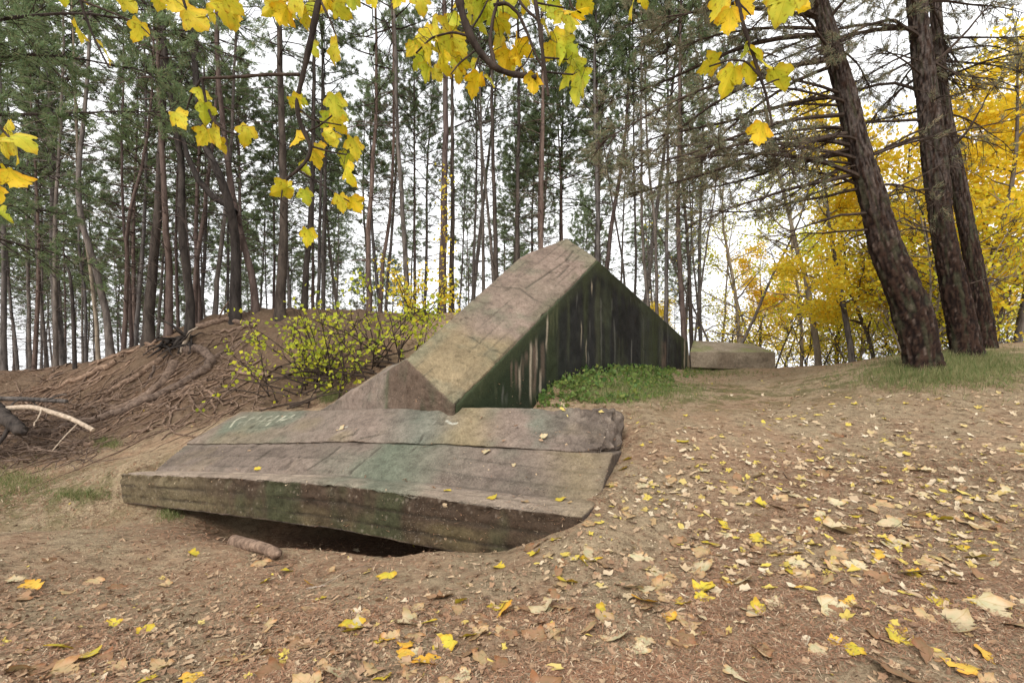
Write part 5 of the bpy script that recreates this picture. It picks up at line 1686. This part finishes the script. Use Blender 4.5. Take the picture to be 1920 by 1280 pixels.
# maple branches hanging into the picture from above
def smooth_path(P, n):
    P = np.asarray(P, float)
    seg = np.concatenate(([0], np.cumsum(np.linalg.norm(np.diff(P, axis=0), axis=1))))
    s = np.linspace(0, seg[-1], n)
    Q = np.stack([np.interp(s, seg, P[:, i]) for i in range(3)], 1)
    for _ in range(2):
        Q[1:-1] = (Q[:-2] + 2 * Q[1:-1] + Q[2:]) / 4
    return Q
def maple_branch(label, Y, twigs, leaves, seed):
    """twigs: (pixel polyline, r px at start, at end); leaves: (column, row, size px, tip angle deg, tone, distance offset)"""
    rng = np.random.default_rng(seed)
    base = at(*twigs[0][0][0], Y)
    t = thing("maple_branch", label, "branch", tuple(base), "maple branches hanging overhead")
    allp = []
    for pts, a, b in twigs:
        pp = np.array([at(p[0], p[1], Y + (p[2] if len(p) > 2 else 0)) for p in pts])
        Q = smooth_path(pp, 5 * len(pts))
        allp.append(Q)
        mb = MB()
        r = np.linspace(a, b, len(Q)) * 2.0 * Y / 1920
        r = r * (1 + 0.12 * rng.normal(size=len(Q)).clip(-1, 1))
        mb.tube(Q - base, r, 7)
        link("twig", mb.mesh("maple_twig", [M['twig']]), t)
    allp = np.vstack(allp)
    for (px, py, sz, ang, tone, dy) in leaves:
        yy = Y + dy
        s = sz * yy / 960 / 1.06
        c = at(px, py, yy)
        a = math.radians(ang + rng.normal() * 12)
        tip = np.array((math.sin(a), rng.normal() * 0.35, -math.cos(a)))        # ang 0 = tip straight down, + = to the right
        tip /= np.linalg.norm(tip)
        nrm = -c / np.linalg.norm(c) + np.array((rng.normal() * 0.6, 0, rng.normal() * 0.6))
        nrm -= tip * (nrm @ tip)
        nrm /= np.linalg.norm(nrm)
        xa = np.cross(tip, nrm)
        mat = {'y': 'mleaf', 'o': 'mleaf_orange', 'g': 'mleaf_lime'}[tone]
        o = link("leaf", HANG[mat][int(rng.integers(5))], t)
        R = Matrix(np.column_stack((xa * rng.uniform(0.75, 1.0), tip, nrm)).tolist()).to_4x4()
        org = c - tip * 0.45 * s
        o.matrix_local = Matrix.Translation(Vector(org - base)) @ R @ Matrix.Diagonal((s, s, s, 1))
        # stalk end joined to the nearest twig
        d = np.linalg.norm(allp - org, axis=1)
        j = int(np.argmin(d))
        if 0.5 * s < d[j] < 0.6:
            mb = MB()
            q = np.array([org - base, (org + allp[j]) / 2 - base + np.array((0, 0, 0.02)), allp[j] - base])
            mb.tube(q, [0.0013, 0.0014, 0.0018], 4, 0, False)
            st2 = link("stalk", mb.mesh("leaf_stalk", [M['twig']]), t)
    return t
maple_branch("long forked maple twig with yellow leaves hanging left of the centre", 2.35,
    [([(640, -260), (612, -60), (598, 0), (582, 80), (566, 150), (556, 190), (560, 225), (575, 258), (586, 275), (578, 300), (552, 325), (538, 335)], 9, 3),
     ([(562, 140), (500, 140), (440, 145), (378, 147)], 3.5, 2.5), ([(378, 147), (386, 190), (398, 225), (420, 245), (445, 252)], 2.8, 1.6), ([(378, 147), (360, 175), (350, 205)], 2.4, 1.4),
     ([(586, 275), (620, 285), (650, 290)], 2.2, 1.4), ([(570, 250), (600, 235), (625, 215)], 2.2, 1.4), ([(540, 332), (530, 350), (527, 375)], 1.8, 1.2), ([(557, 200), (585, 225), (640, 235)], 2, 1.2),
     ([(600, 0), (620, 40), (635, 80)], 2.5, 1.5), ([(560, 320), (610, 350), (655, 378)], 2.0, 1.2)],
    [(530, 32, 48, -20, 'o', .05), (560, 12, 56, 30, 'y', 0), (588, 92, 34, 10, 'y', .1), (628, 98, 52, 30, 'y', -.05), (545, 22, 40, 60, 'y', .1), (378, 180, 40, 20, 'y', 0), (384, 214, 44, 0, 'g', 0), (338, 225, 48, 30, 'y', -.05),
     (405, 258, 54, 20, 'y', .05), (380, 258, 40, -30, 'y', .1), (461, 254, 44, 5, 'y', 0), (415, 275, 36, 40, 'y', .1), (556, 195, 36, 40, 'y', 0), (568, 190, 30, 70, 'g', .1), (553, 261, 42, -20, 'o', .05), (630, 200, 48, 0, 'y', -.1),
     (635, 235, 44, 20, 'y', .05), (612, 228, 36, -30, 'g', .1), (666, 280, 48, 10, 'y', 0), (652, 328, 54, 30, 'y', -.05), (594, 300, 38, 30, 'y', .05), (575, 320, 36, 60, 'g', .1), (640, 382, 38, -5, 'y', 0), (668, 384, 38, 30, 'o', .05),
     (524, 358, 44, -60, 'y', 0), (541, 355, 34, 40, 'y', .05), (575, 370, 34, 30, 'g', 0), (577, 446, 38, 5, 'y', .3), (505, 18, 40, -40, 'y', .1), (520, 6, 44, 10, 'y', .1), (575, 38, 46, 30, 'y', .05), (592, 14, 40, 50, 'g', .1), (608, 8, 38, -20, 'o', .1), (640, 20, 44, 40, 'y', .1), (660, 4, 40, 10, 'g', .1), (645, 215, 36, 30, 'g', .1), (625, 262, 34, 10, 'y', .15), (618, 255, 34, 70, 'y', 0), (648, 300, 32, -20, 'g', .1), (600, 280, 28, 10, 'y', .1)], 1)
maple_branch("thick curved maple branch with the biggest cluster of yellow leaves, top centre", 2.30,
    [([(840, -240), (852, -60), (860, 0), (872, 45), (888, 80), (905, 105), (928, 127), (955, 139), (985, 142), (1005, 145)], 11, 5),
     ([(930, 128), (918, 80), (925, 30), (935, 0), (940, -60)], 3.5, 3.0), ([(925, 10), (950, 5), (972, 25), (990, 65), (1005, 105), (1020, 132)], 3.5, 2), ([(885, 70), (850, 60), (810, 70), (780, 100)], 2.5, 1.5), ([(895, 92), (860, 120), (845, 140)], 2.2, 1.2),
     ([(880, 60), (900, 30), (915, 0)], 2.2, 1.5), ([(960, 139), (985, 120), (1000, 90)], 2, 1.2), ([(900, 100), (890, 130), (888, 150)], 2, 1.2)],
    [(770, 95, 30, -60, 'y', 0), (796, 72, 52, 0, 'y', .1), (815, 60, 56, 20, 'y', .15), (840, 62, 56, -10, 'y', .1), (838, 95, 54, 10, 'y', .05), (862, 88, 48, 30, 'y', .1), (806, 108, 50, -20, 'y', 0), (832, 122, 48, 10, 'y', .05), (798, 140, 40, -5, 'g', 0), (868, 118, 42, 40, 'y', .05),
     (885, 128, 40, 20, 'y', .1), (785, 118, 44, -40, 'g', .1), (820, 140, 36, 20, 'y', .1), (890, 160, 50, -10, 'o', 0), (920, 155, 36, 20, 'y', .05), (968, 85, 44, 10, 'o', 0), (975, 112, 50, 20, 'o', .05), (950, 118, 48, -10, 'o', .05), (948, 62, 46, 0, 'y', .1), (1000, 158, 42, 10, 'o', 0),
     (925, 28, 56, 0, 'g', .15), (900, 18, 44, -30, 'g', .1), (945, 48, 40, 30, 'y', .1), (790, 8, 42, 10, 'y', .1), (880, 35, 36, 30, 'y', .15), (958, 20, 40, 40, 'g', .2), (850, 40, 38, 0, 'g', .2), (938, 100, 36, 0, 'y', .2), (860, 140, 34, 0, 'y', .1), (776, 90, 28, 30, 'g', .1), (790, 100, 44, 0, 'y', .2), (828, 78, 46, -20, 'y', .2), (852, 108, 44, 20, 'g', .2), (815, 92, 46, 30, 'y', .2), (845, 70, 40, -40, 'y', .2), (700, 2, 34, 10, 'y', .1), (745, 0, 36, -20, 'y', .1), (885, 8, 44, 10, 'y', .1), (905, 48, 40, 30, 'g', .2), (935, 75, 42, -20, 'y', .15), (985, 95, 42, 40, 'o', .1), (960, 135, 40, 0, 'y', .15), (915, 20, 46, 40, 'g', .1), (868, 8, 38, 0, 'y', .2)], 2)
maple_branch("straight greenish maple shoot with large lime-yellow leaves right of the curved branch", 2.25,
    [([(990, -250), (998, -60), (1003, 0), (1011, 45), (1016, 90), (1022, 135), (1028, 180)], 5.5, 3), ([(1012, 40), (990, 22), (975, 5), (965, -30)], 3.0, 2), ([(1018, 108), (1045, 110), (1065, 112)], 2, 1.4), ([(1024, 135), (1050, 138), (1075, 140)], 2, 1.4),
     ([(1004, 5), (1030, 10), (1060, 15)], 2, 1.4), ([(1060, -30), (1072, 15), (1090, 25)], 2.2, 1.5)],
    [(1085, 20, 52, 60, 'o', 0), (1048, 35, 34, -30, 'y', .1), (1020, 12, 48, 20, 'g', .1), (1025, 55, 40, 10, 'y', .15), (1045, 78, 44, 30, 'y', .05), (1048, 100, 54, 10, 'g', 0), (1068, 95, 42, 50, 'g', .05), (1082, 130, 44, 20, 'g', .1), (1084, 172, 64, -5, 'g', -.1), (1060, 148, 44, -30, 'g', .05), (985, 8, 36, 0, 'y', .1), (1070, 45, 42, 10, 'y', .1), (1100, 10, 40, 40, 'y', .1), (1035, 22, 40, 0, 'g', .15), (1060, 70, 44, -10, 'y', .15), (1075, 112, 42, 40, 'y', .1), (1095, 150, 38, 20, 'g', .05), (1030, 100, 36, -30, 'y', .15)], 3)
maple_branch("maple twig with broad yellow leaves hanging in front of the big pine's branches at right", 2.40,
    [([(1352, -260), (1372, -60), (1382, 0), (1396, 55), (1410, 95), (1424, 140), (1436, 175), (1444, 210), (1448, 236)], 7, 2), ([(1426, 145), (1400, 115), (1370, 112), (1330, 125)], 2.2, 1.4), ([(1412, 100), (1440, 100), (1460, 108)], 2, 1.4), ([(1432, 160), (1455, 150), (1480, 145)], 2, 1.2), ([(1384, 5), (1400, 20), (1408, 30)], 2, 1.2)],
    [(1328, 124, 52, -60, 'y', 0), (1390, 112, 56, -40, 'g', .05), (1430, 112, 62, 50, 'y', 0), (1365, 155, 60, -30, 'y', -.05), (1408, 140, 46, 10, 'y', .05), (1462, 150, 54, 50, 'y', 0), (1425, 253, 50, -10, 'o', 0), (1345, 18, 52, -30, 'y', .05), (1368, 42, 54, 0, 'o', 0), (1400, 12, 44, 40, 'o', .05), (1380, 25, 36, 20, 'y', .1)], 4)
maple_branch("short maple twig with one wide yellow leaf cut by the top edge at right", 2.4,
    [([(1500, -240), (1490, -70), (1480, -25), (1470, -8)], 5, 2), ([(1215, -220), (1200, -60), (1195, -20), (1185, 0)], 4, 1.6), ([(1480, -25), (1350, -60), (1200, -60)], 3, 2)],
    [(1468, 12, 74, 0, 'y', 0), (1500, 8, 46, 40, 'o', .05), (1447, 22, 40, -20, 'y', .05), (1184, 22, 38, -20, 'y', 0), (1208, 2, 30, 30, 'y', 0)], 5)
maple_branch("slender bare maple twig with few scattered leaves at upper left", 2.5,
    [([(120, -260), (138, -60), (150, 0), (165, 45), (185, 90), (205, 128)], 4.5, 1.6), ([(345, -220), (345, -60), (342, 0), (350, 20), (365, 40)], 4.5, 2), ([(150, 0), (200, 20), (260, 45), (290, 75)], 2.2, 1.2), ([(345, -40), (390, -20), (425, 0)], 2.5, 1.5), ([(150, 0), (240, -40), (345, -60)], 3, 3)],
    [(148, 64, 48, 40, 'y', 0), (260, 62, 44, 0, 'y', 0), (198, 102, 54, 35, 'y', .05), (242, 8, 40, 30, 'y', .05), (328, 8, 52, 20, 'y', 0), (370, 38, 56, 40, 'y', -.05), (424, 22, 56, 10, 'y', .05), (412, 5, 40, -30, 'y', .05), (160, 2, 26, 30, 'o', .1), (300, 2, 40, -20, 'y', .05), (352, 22, 40, 60, 'y', .1), (395, 30, 38, 20, 'y', .1), (440, 12, 44, 40, 'y', 0), (438, 42, 36, 0, 'y', .1), (222, -4, 40, 10, 'y', .1), (120, -6, 36, 0, 'g', .1)], 6)
maple_branch("maple twig with orange-yellow leaves cut by the left picture edge", 2.2,
    [([(-160, 40), (-70, 150), (-20, 210), (5, 245), (20, 260)], 6, 2), ([(-20, 210), (-10, 290), (5, 325)], 2.5, 1.5), ([(-10, 290), (-8, 360), (0, 400)], 2, 1.2)],
    [(42, 262, 62, 50, 'y', 0), (28, 285, 52, 20, 'y', .03), (8, 275, 46, -10, 'y', .05), (34, 338, 54, 50, 'o', 0), (4, 330, 40, -20, 'y', .05), (10, 408, 44, 60, 'g', 0), (-5, 365, 40, 0, 'o', .1), (15, 245, 40, 0, 'y', .1)], 7)

# fallen leaves: 300 single ones, largest in the picture, each laid on what is under it
def lay(mat, p, nrm, size, seed, label, group, tilt=0.25, loft=0.006):
    rng = np.random.default_rng(seed)
    n = np.asarray(nrm, float)
    if n[2] < 0:
        n = -n
    n = n + rng.normal(size=3) * tilt
    n /= np.linalg.norm(n)
    a = np.cross(n, rng.normal(size=3))
    a /= np.linalg.norm(a)
    b = np.cross(n, a)
    o = link("fallen_leaf", LYING[mat][int(rng.integers(6))])
    R = Matrix(np.column_stack((a, b, n)).tolist()).to_4x4()
    o.matrix_world = Matrix.Translation(Vector(np.asarray(p) + n * loft - b * 0.4 * size)) @ R @ Matrix.Diagonal((size, size, size * rng.uniform(0.6, 1.1), 1))
    o["label"], o["category"] = label, "leaf"
    if group:
        o["group"] = group
    return o
HAND = [  # column, row, size px, tone, label
    (1428, 1226, 52, 'f_cream', "cream maple leaf lying alone near the bottom edge, right of centre"), (1567, 1143, 66, 'f_cream', "cream white lobed leaf on bare sand, the largest at right"), (1535, 1222, 36, 'f_cream', "small cream leaf between the lone cream leaf and the small yellow one"),
    (1602, 1222, 34, 'f_yellow', "small bright yellow leaf on the sand near the lower right corner"), (1802, 1250, 60, 'f_orange', "orange leaf near the lower right corner beside the big brown leaf"), (1690, 1262, 110, 'f_brown', "big withered brown leaf cut by the bottom edge at right"), (1740, 1232, 70, 'f_brown', "curled brown leaf behind the big withered one at lower right"),
    (1708, 1075, 66, 'f_cream', "cream lobed leaf midway down the right side of the path"), (1605, 1062, 44, 'f_cream', "upright curled pale leaf beside a tan one on the path"), (1565, 1062, 40, 'f_tan', "tan leaf touching the upright curled pale leaf"), (1855, 1145, 78, 'f_cream', "long pale leaf pointing right near the right edge"), (1790, 1168, 80, 'f_cream', "pale grey-cream leaf spread flat below the long pale leaf"),
    (1307, 1068, 58, 'f_cream', "pale leaf standing on edge at the front of the yellow leaf drift"), (1325, 1105, 50, 'f_yellow', "yellow leaf under the pale standing leaf in the drift"), (1388, 1092, 58, 'f_cream', "long cream leaf lying right of the drift"), (1492, 1072, 38, 'f_yellow', "yellow leaf with orange tint on the open path right of the drift"), (1545, 1090, 44, 'f_tan', "tan and yellow leaf pair lying right of the yellow path leaf"),
    (1674, 1018, 30, 'f_yellow', "single lemon leaf on bare sand at right"), (1830, 985, 62, 'f_tan', "tan leaf with yellow rim on the path near the right edge"), (1772, 975, 40, 'f_yellow', "yellowish leaf beside the tan leaf near the right edge"), (1575, 995, 60, 'f_cream', "wide pale leaf on the path below the slab's right end"), (1670, 985, 44, 'f_cream', "pale leaf with yellow edge in the middle of the path"),
    (1108, 1040, 42, 'f_cream', "square pale leaf just below the slab's front corner"), (1185, 1104, 46, 'f_cream', "pale leaf with curled rim in the drift below the slab corner"), (1212, 1128, 60, 'f_orange', "golden orange leaf lying low in the drift"), (1025, 1138, 56, 'f_cream', "long cream folded leaf in the foreground centre"), (940, 1148, 60, 'f_orange', "bright golden leaf cluster in the foreground centre"),
    (935, 1065, 32, 'f_yellow', "yellow leaf on the needles in front of the slab's front face"), (865, 1130, 30, 'f_yellow', "lime-yellow leaf standing up in the foreground centre"), (760, 1210, 34, 'f_orange', "golden leaf in the foreground left of centre"), (655, 1185, 34, 'f_yellow', "yellow leaf standing on edge in the lower left litter"), (800, 1242, 60, 'f_orange', "large golden leaf on the bottom edge left of centre"),
    (1000, 1195, 50, 'f_brown', "rust brown leaf standing upright at the bottom centre"), (1100, 1180, 50, 'f_tan', "tan leaf lying flat at the bottom right of the rust brown leaf"), (365, 1040, 26, 'f_yellow', "small yellow leaf on the sand below the dark hollow"), (490, 1058, 30, 'f_tan', "pale yellow leaf beside the log end under the slab"), (275, 1182, 34, 'f_yellow', "lime-yellow leaf in the litter at lower left"), (540, 1012 + 60, 26, 'f_yellow', "yellow leaf lying on the slope below the log end"),
    (118, 1262, 60, 'f_tan', "broad tan leaf near the bottom left corner"), (630, 1262, 50, 'f_cream', "pale leaf at the bottom edge left of centre"), (620, 1070, 24, 'f_tan', "small tan leaf on the sand below the front slab"),
    (912, 848, 17, 'f_cream', "small white leaf on the slab's lower plane just under the crack"), (963, 872, 9, 'f_cream', "tiny white leaf fleck on the slab's lower plane"), (1020, 818, 16, 'f_cream', "white leaf lying on the slab's upper crack at right"), (640, 803, 18, 'f_cream', "white leaf scrap on the upper block left of centre"), (747, 867, 8, 'f_cream', "tiny white scrap low on the slab's middle"),
    (793, 781, 16, 'f_orange', "orange scrap of leaf on the upper block beneath the roof foot"), (485, 878, 16, 'f_yellow', "yellow leaf on the slab's front ledge at left"), (840, 920, 16, 'f_yellow', "thin yellow leaf on the middle of the front ledge"), (923, 934, 22, 'f_yellow', "yellow leaf hanging over the ledge's front edge"), (1050, 937, 26, 'f_yellow', "lime leaf near the right end of the front ledge"), (985, 941, 18, 'f_tan', "tan leaf on the front ledge beside the lime one"),
    (1176, 862, 20, 'f_yellow', "upper of two lemon leaves leaning on the slab's right end"), (1168, 880, 20, 'f_yellow', "lower of two lemon leaves leaning on the slab's right end"),
]
n_ind = 0
for i, (px, py, sz, m_, lab) in enumerate(HAND):
    r = land(px, py)
    if r is None:
        continue
    p, n_, _ = r
    lay(m_, p, n_, sz * p[1] / 960 * 0.92, 2000 + i, lab, "fallen leaves", 0.35 if _ is False else 0.1, 0.010)
    n_ind += 1
NAMES = {'f_cream': "cream", 'f_tan': "tan", 'f_brown': "brown", 'f_yellow': "yellow", 'f_orange': "orange"}
rng = np.random.default_rng(4242)
cand = []
def drift(px, py):
    """how thickly leaves lie at a photo pixel"""
    d = 0.35
    d += 1.0 * math.exp(-(((px - 1500) / 420) ** 2 + ((py - 950) / 110) ** 2))
    d += 1.3 * math.exp(-(((px - 1230) / 130) ** 2 + ((py - 1060) / 60) ** 2))
    d += 0.6 * math.exp(-(((px - 900) / 300) ** 2 + ((py - 1190) / 70) ** 2))
    if px < 700 and py < 1080:
        d *= 0.25
    if px > 1300 and py > 1150:
        d *= 0.5
    return d
while len(cand) < 470:
    px, py = rng.uniform(-10, 1930), rng.uniform(720, 1290)
    if rng.random() > drift(px, py) / 1.8:
        continue
    r = land(px, py)
    if r is None or r[2] and rng.random() < 0.9:
        continue
    if r[0][1] > 13 or r[1][2] < 0.5:
        continue
    sz = 0.065 + 0.095 * rng.random() ** 1.5
    cand.append((sz / r[0][1], px, py, sz, r))
cand.sort(key=lambda c: -c[0])
for i, (_, px, py, sz, r) in enumerate(cand):
    if n_ind >= 300:
        break
    u = rng.random()
    if px > 1150:
        m_ = 'f_cream' if u < .24 else 'f_tan' if u < .68 else 'f_yellow' if u < .82 else 'f_brown' if u < .96 else 'f_orange'
    else:
        m_ = 'f_tan' if u < .44 else 'f_brown' if u < .76 else 'f_yellow' if u < .90 else 'f_cream' if u < .94 else 'f_orange'
    zone = "on the concrete ruin" if r[2] else "in the foreground litter" if py > 1130 and px < 1150 else "on the sand in front of the slab" if px < 1060 else "in the drift below the slab's right corner" if px < 1330 and py > 960 else "on the near part of the path" if py > 930 else "on the far part of the path"
    szn = "large" if sz > 0.125 else "middling" if sz > 0.09 else "small"
    lay(m_, r[0], r[1], sz, 3000 + i, "%s %s fallen leaf lying %s" % (szn, NAMES[m_], zone), "%s %s leaves %s" % (szn, NAMES[m_], zone), 0.22)
    n_ind += 1

# the rest of the leaf litter: small dead leaves, one object
def scatter(n, wfun, xr=(-9, 9), yr=(2.2, 12)):
    out = []
    while len(out) < n:
        px, py = rng.uniform(-60, 1980), rng.uniform(700, 1300)
        if rng.random() > wfun(px, py):
            continue
        r = land(px, py)
        if r is None or r[0][1] > 15:
            continue
        out.append((r[0], r[1], r[2]))
    return out
def litter_w(px, py):
    w = 0.17 + 1.0 * math.exp(-(((px - 260) / 480) ** 2 + ((py - 1190) / 85) ** 2)) + 0.34 * math.exp(-(((px - 900) / 420) ** 2 + ((py - 1150) / 70) ** 2)) + 0.45 * math.exp(-(((px - 1180) / 150) ** 2 + ((py - 1040) / 50) ** 2))
    w += 0.14 * math.exp(-(((px - 1500) / 450) ** 2 + ((py - 880) / 140) ** 2))
    return min(1, w)
def path_w(px, py):
    return min(1, max(0.0, (0.9 * math.exp(-(((px - 1560) / 480) ** 2 + ((py - 920) / 150) ** 2)) + 0.35 * math.exp(-(((px - 1500) / 420) ** 2 + ((py - 760) / 50) ** 2)))) * (0.35 + vnoise(np.array([[px / 120, py / 40, 2]]), 8)[0]))
mb = MB()
pts = [(p, n_, c, 0) for p, n_, c in scatter(6900, litter_w)] + [(p, n_, c, 1) for p, n_, c in scatter(1900, path_w)]
for p, n_, onc, kind_ in pts:
    if onc and rng.random() < 0.93:
        continue
    s = 0.013 + 0.052 * rng.random() ** 1.6 if kind_ == 0 else 0.025 + 0.085 * rng.random() ** 1.3
    n_ = n_ if n_[2] > 0 else -n_
    nn = n_ + rng.normal(size=3) * (0.42 if kind_ == 0 else 0.22)
    nn /= np.linalg.norm(nn)
    a = np.cross(nn, rng.normal(size=3)); a /= np.linalg.norm(a)
    b = np.cross(nn, a)
    cu = rng.uniform(-0.1, 0.5)
    c = p + nn * (0.003 + 0.010 * rng.random())
    nk = 14
    ang = np.linspace(0, 2 * np.pi, nk, endpoint=False) + rng.uniform(0, 0.3)
    if rng.random() < 0.6:          # lobed scraps of maple
        rad = 0.36 + 0.15 * np.where(np.arange(nk) % 3 == 0, 1.0, np.where(np.arange(nk) % 3 == 1, -0.35, 0.1)) + rng.normal(size=nk) * 0.05
        w = rng.uniform(0.6, 1.0)
    else:                            # narrow pointed ones
        rad = 0.5 * (1 + rng.normal(size=nk) * 0.10)
        w = rng.uniform(0.25, 0.55)
    ux, uy = np.cos(ang) * rad * 1.1, np.sin(ang) * rad * w
    fo = rng.uniform(0, 0.45)
    uz = cu * (uy ** 2 * 1.6 + ux ** 2 * 0.7 * rng.uniform(-0.5, 1.5)) + np.abs(uy) * fo + rng.normal(size=nk) * 0.03
    V = c + (ux[:, None] * a + uy[:, None] * b + uz[:, None] * nn) * s
    V = np.vstack((V, c[None] - nn * 0.02 * s))
    mt = 1 if (kind_ == 1 or rng.random() < 0.10) else 0
    mb.add(V, [(j, (j + 1) % nk, nk) for j in range(nk)], mt)
M['litter_pale'] = mat_leaf("pale_dead_leaves", [(0.42, 0.335, 0.22), (0.36, 0.25, 0.15), (0.50, 0.42, 0.30), (0.28, 0.185, 0.11), (0.46, 0.36, 0.06), (0.40, 0.31, 0.20)], 0.0, rough=0.85)
link("leaf_litter", mb.mesh("leaf_litter", [M['litter'], M['litter_pale']], False), kind="stuff", label="brown and pale litter of small dead leaves over the sand", category="leaf litter")

# loose pine needles and twigs
mb = MB()
def needle_w(px, py):
    q = np.array([[px / 170, py / 55, 0]])
    return float(np.clip(vnoise(q, 5)[0] * 1.5 - 0.35, 0.04, 1)) * (1.0 if py > 860 else 0.7)
pts = scatter(64000, needle_w)
Pn = np.array([p for p, n_, c in pts if not c or rng.random() < 0.06])
m_ = len(Pn)
az = rng.uniform(0, 6.283, m_)
d = np.column_stack((np.cos(az), np.sin(az), rng.normal(size=m_) * 0.18))
Ln = rng.uniform(0.035, 0.085, (m_, 1)) * (0.7 + 0.10 * Pn[:, 1:2])
sd = np.column_stack((-np.sin(az), np.cos(az), np.zeros(m_)))
wd_ = (0.0011 + 0.0005 * Pn[:, 1:2])
Pn[:, 2] += 0.005
V = np.stack((Pn - d * Ln * .5 - sd * wd_, Pn - d * Ln * .5 + sd * wd_, Pn + d * Ln * .5 + np.array((0, 0, .004))), 1).reshape(-1, 3)
mb.add(V, np.arange(3 * m_).reshape(-1, 3))
cr = scatter(15000, lambda px, py: 0.25 + 0.75 * float(vnoise(np.array([[px / 60, py / 22, 7]]), 12)[0]) ** 2)
Pc = np.array([p for p, n_, c in cr if not c or rng.random() < 0.12])
cb = MB()
cb.quads(Pc + np.array((0, 0, 0.004)), rng.uniform(0.008, 0.026, len(Pc)), 0, rng, 0.75)
M['crumb'] = mat_leaf("leaf_crumbs", [(0.07, 0.045, 0.03), (0.30, 0.20, 0.12), (0.13, 0.08, 0.05), (0.48, 0.37, 0.25), (0.22, 0.14, 0.085)], 0.0, rough=0.9)
link("leaf_crumbs", cb.mesh("leaf_crumbs", [M['crumb']], False), kind="stuff", label="fine crumbs of bark and leaf over the sand", category="debris")
link("pine_needles", mb.mesh("pine_needles", [M['needle_dry']], False), kind="stuff", label="reddish fallen pine needles over the sand", category="pine needles")

STICKS = [("thin dark stick on the path at lower right", [(1700, 1200), (1745, 1176)], .006), ("dark curved twig lying on the near part of the path", [(1468, 886), (1475, 898), (1500, 912)], .006), ("short dark twig between leaves at the right of the path", [(1652, 998), (1705, 1010)], .007),
          ("brown stick below the dark hollow, near the log end", [(495, 1064), (540, 1058)], .008), ("pale stick lying on the sand in front of the slab", [(575, 1104), (612, 1098)], .007), ("long pale stalk lying beside the long pale leaf", [(1760, 1130), (1815, 1122)], .004), ("thin twig on the far part of the path", [(1305, 722), (1345, 730)], .008), ("short twig on bare sand right of the drift", [(1505, 1052), (1530, 1062)], .005)]
for i, (lab, pp, r_) in enumerate(STICKS):
    Q = np.array([land(*p)[0] + np.array((0, 0, r_ * 0.8)) for p in pp])
    rod("stick", lab, "stick", smooth_path(Q, 8), r_, r_ * 0.6, 'twig' if 'pale' not in lab else 'deadwood', "sticks on the sand", 6, 1, 40 + i)

# ------------------------------------------------------------------ green growth
def blades(n, centre_px, spread_px, hgt, seed, clump=1.0):
    rng = np.random.default_rng(seed)
    mb = MB()
    C_ = []
    while len(C_) < n:
        px, py = centre_px[0] + rng.normal() * spread_px[0], centre_px[1] + rng.normal() * spread_px[1]
        r = land(px, py)
        if r is None or r[2]:
            continue
        C_.append(r[0])
    C_ = np.array(C_)
    D_ = np.tile((0, 0, 1.0), (n, 1)) + rng.normal(size=(n, 3)) * 0.25
    mb.tufts(C_, D_, 5, hgt, 0.007, 0.55, 0, rng)
    return mb
for i, (lab, n, c, s, h_) in enumerate([
    ("short grass growing on the bank around the big pines", 2600, (1790, 688), (80, 16), 0.13), ("thin grass spilling from the bank onto the path edge", 900, (1720, 712), (90, 12), 0.10),
    ("small grass tuft on the slope behind the slab's left end", 160, (625, 748), (14, 7), 0.14), ("grass tuft at the foot of the root mound", 130, (200, 833), (14, 5), 0.12), ("grass patch at the left picture edge", 420, (20, 905), (40, 14), 0.10),
    ("thin strip of grass on the sand left of the slab", 200, (150, 930), (26, 5), 0.08), ("green tuft beside the slab's left underside", 110, (318, 968), (12, 5), 0.08), ("grass in front of the low concrete block", 500, (1330, 700), (50, 4), 0.10)]):
    link("grass", blades(n, c, s, h_, 60 + i).mesh("grass", [M['grass']], False), kind="stuff", label=lab, category="grass")
mb = MB()
rng = np.random.default_rng(71)
C_ = []
tries = 0
while len(C_) < 3600 and tries < 90000:
    tries += 1
    px = rng.uniform(1010, 1330)
    top_row = 752 - 50 * min(1, max(0, (px - 1005) / 60)) if px < 1065 else 694
    u = rng.random() ** 1.7
    py = top_row - 3 + u * (66 - max(0, (px - 1180)) * 0.22)
    dens_ = vnoise(np.array([[px / 26, py / 11, 1]]), 3)[0] + 0.35 * vnoise(np.array([[px / 9, py / 5, 4]]), 4)[0]
    if dens_ < 0.30 + 0.62 * u * rng.random() + 0.10 * rng.random() or px > 1240 + 90 * rng.random():
        continue
    r = land(px, py)
    if r is None or r[2]:
        continue
    hh_ = rng.random() ** 1.2 * (0.17 * (1 - u) + 0.03) * min(1.2, dens_ * 1.4) * (1.0 if px < 1230 else 0.6)
    C_.append(r[0] + np.array((0, 0, 0.01 + hh_)))
C_ = np.array(C_)
mb.quads(C_, rng.choice((0.035, 0.055, 0.085, 0.12), len(C_), p=(.40, .42, .15, .03)), 0, rng, 0.35)
sel = C_[::6]
st = sel.copy(); st[:, 2] -= 0.10
mb.tufts(st, np.tile((0, 0, 1.0), (len(st), 1)), 3, 0.16, 0.006, 0.6, 1, rng)
link("ground_cover", mb.mesh("ground_cover", [M['green'], M['grass']], False), kind="stuff", label="leafy green weeds along the foot of the black wall", category="weeds")
link("grass", blades(1500, (1190, 732), (75, 13), 0.10, 77).mesh("grass", [M['grass']], False), kind="stuff", label="thin yellowing grass between the weeds and the path", category="grass")
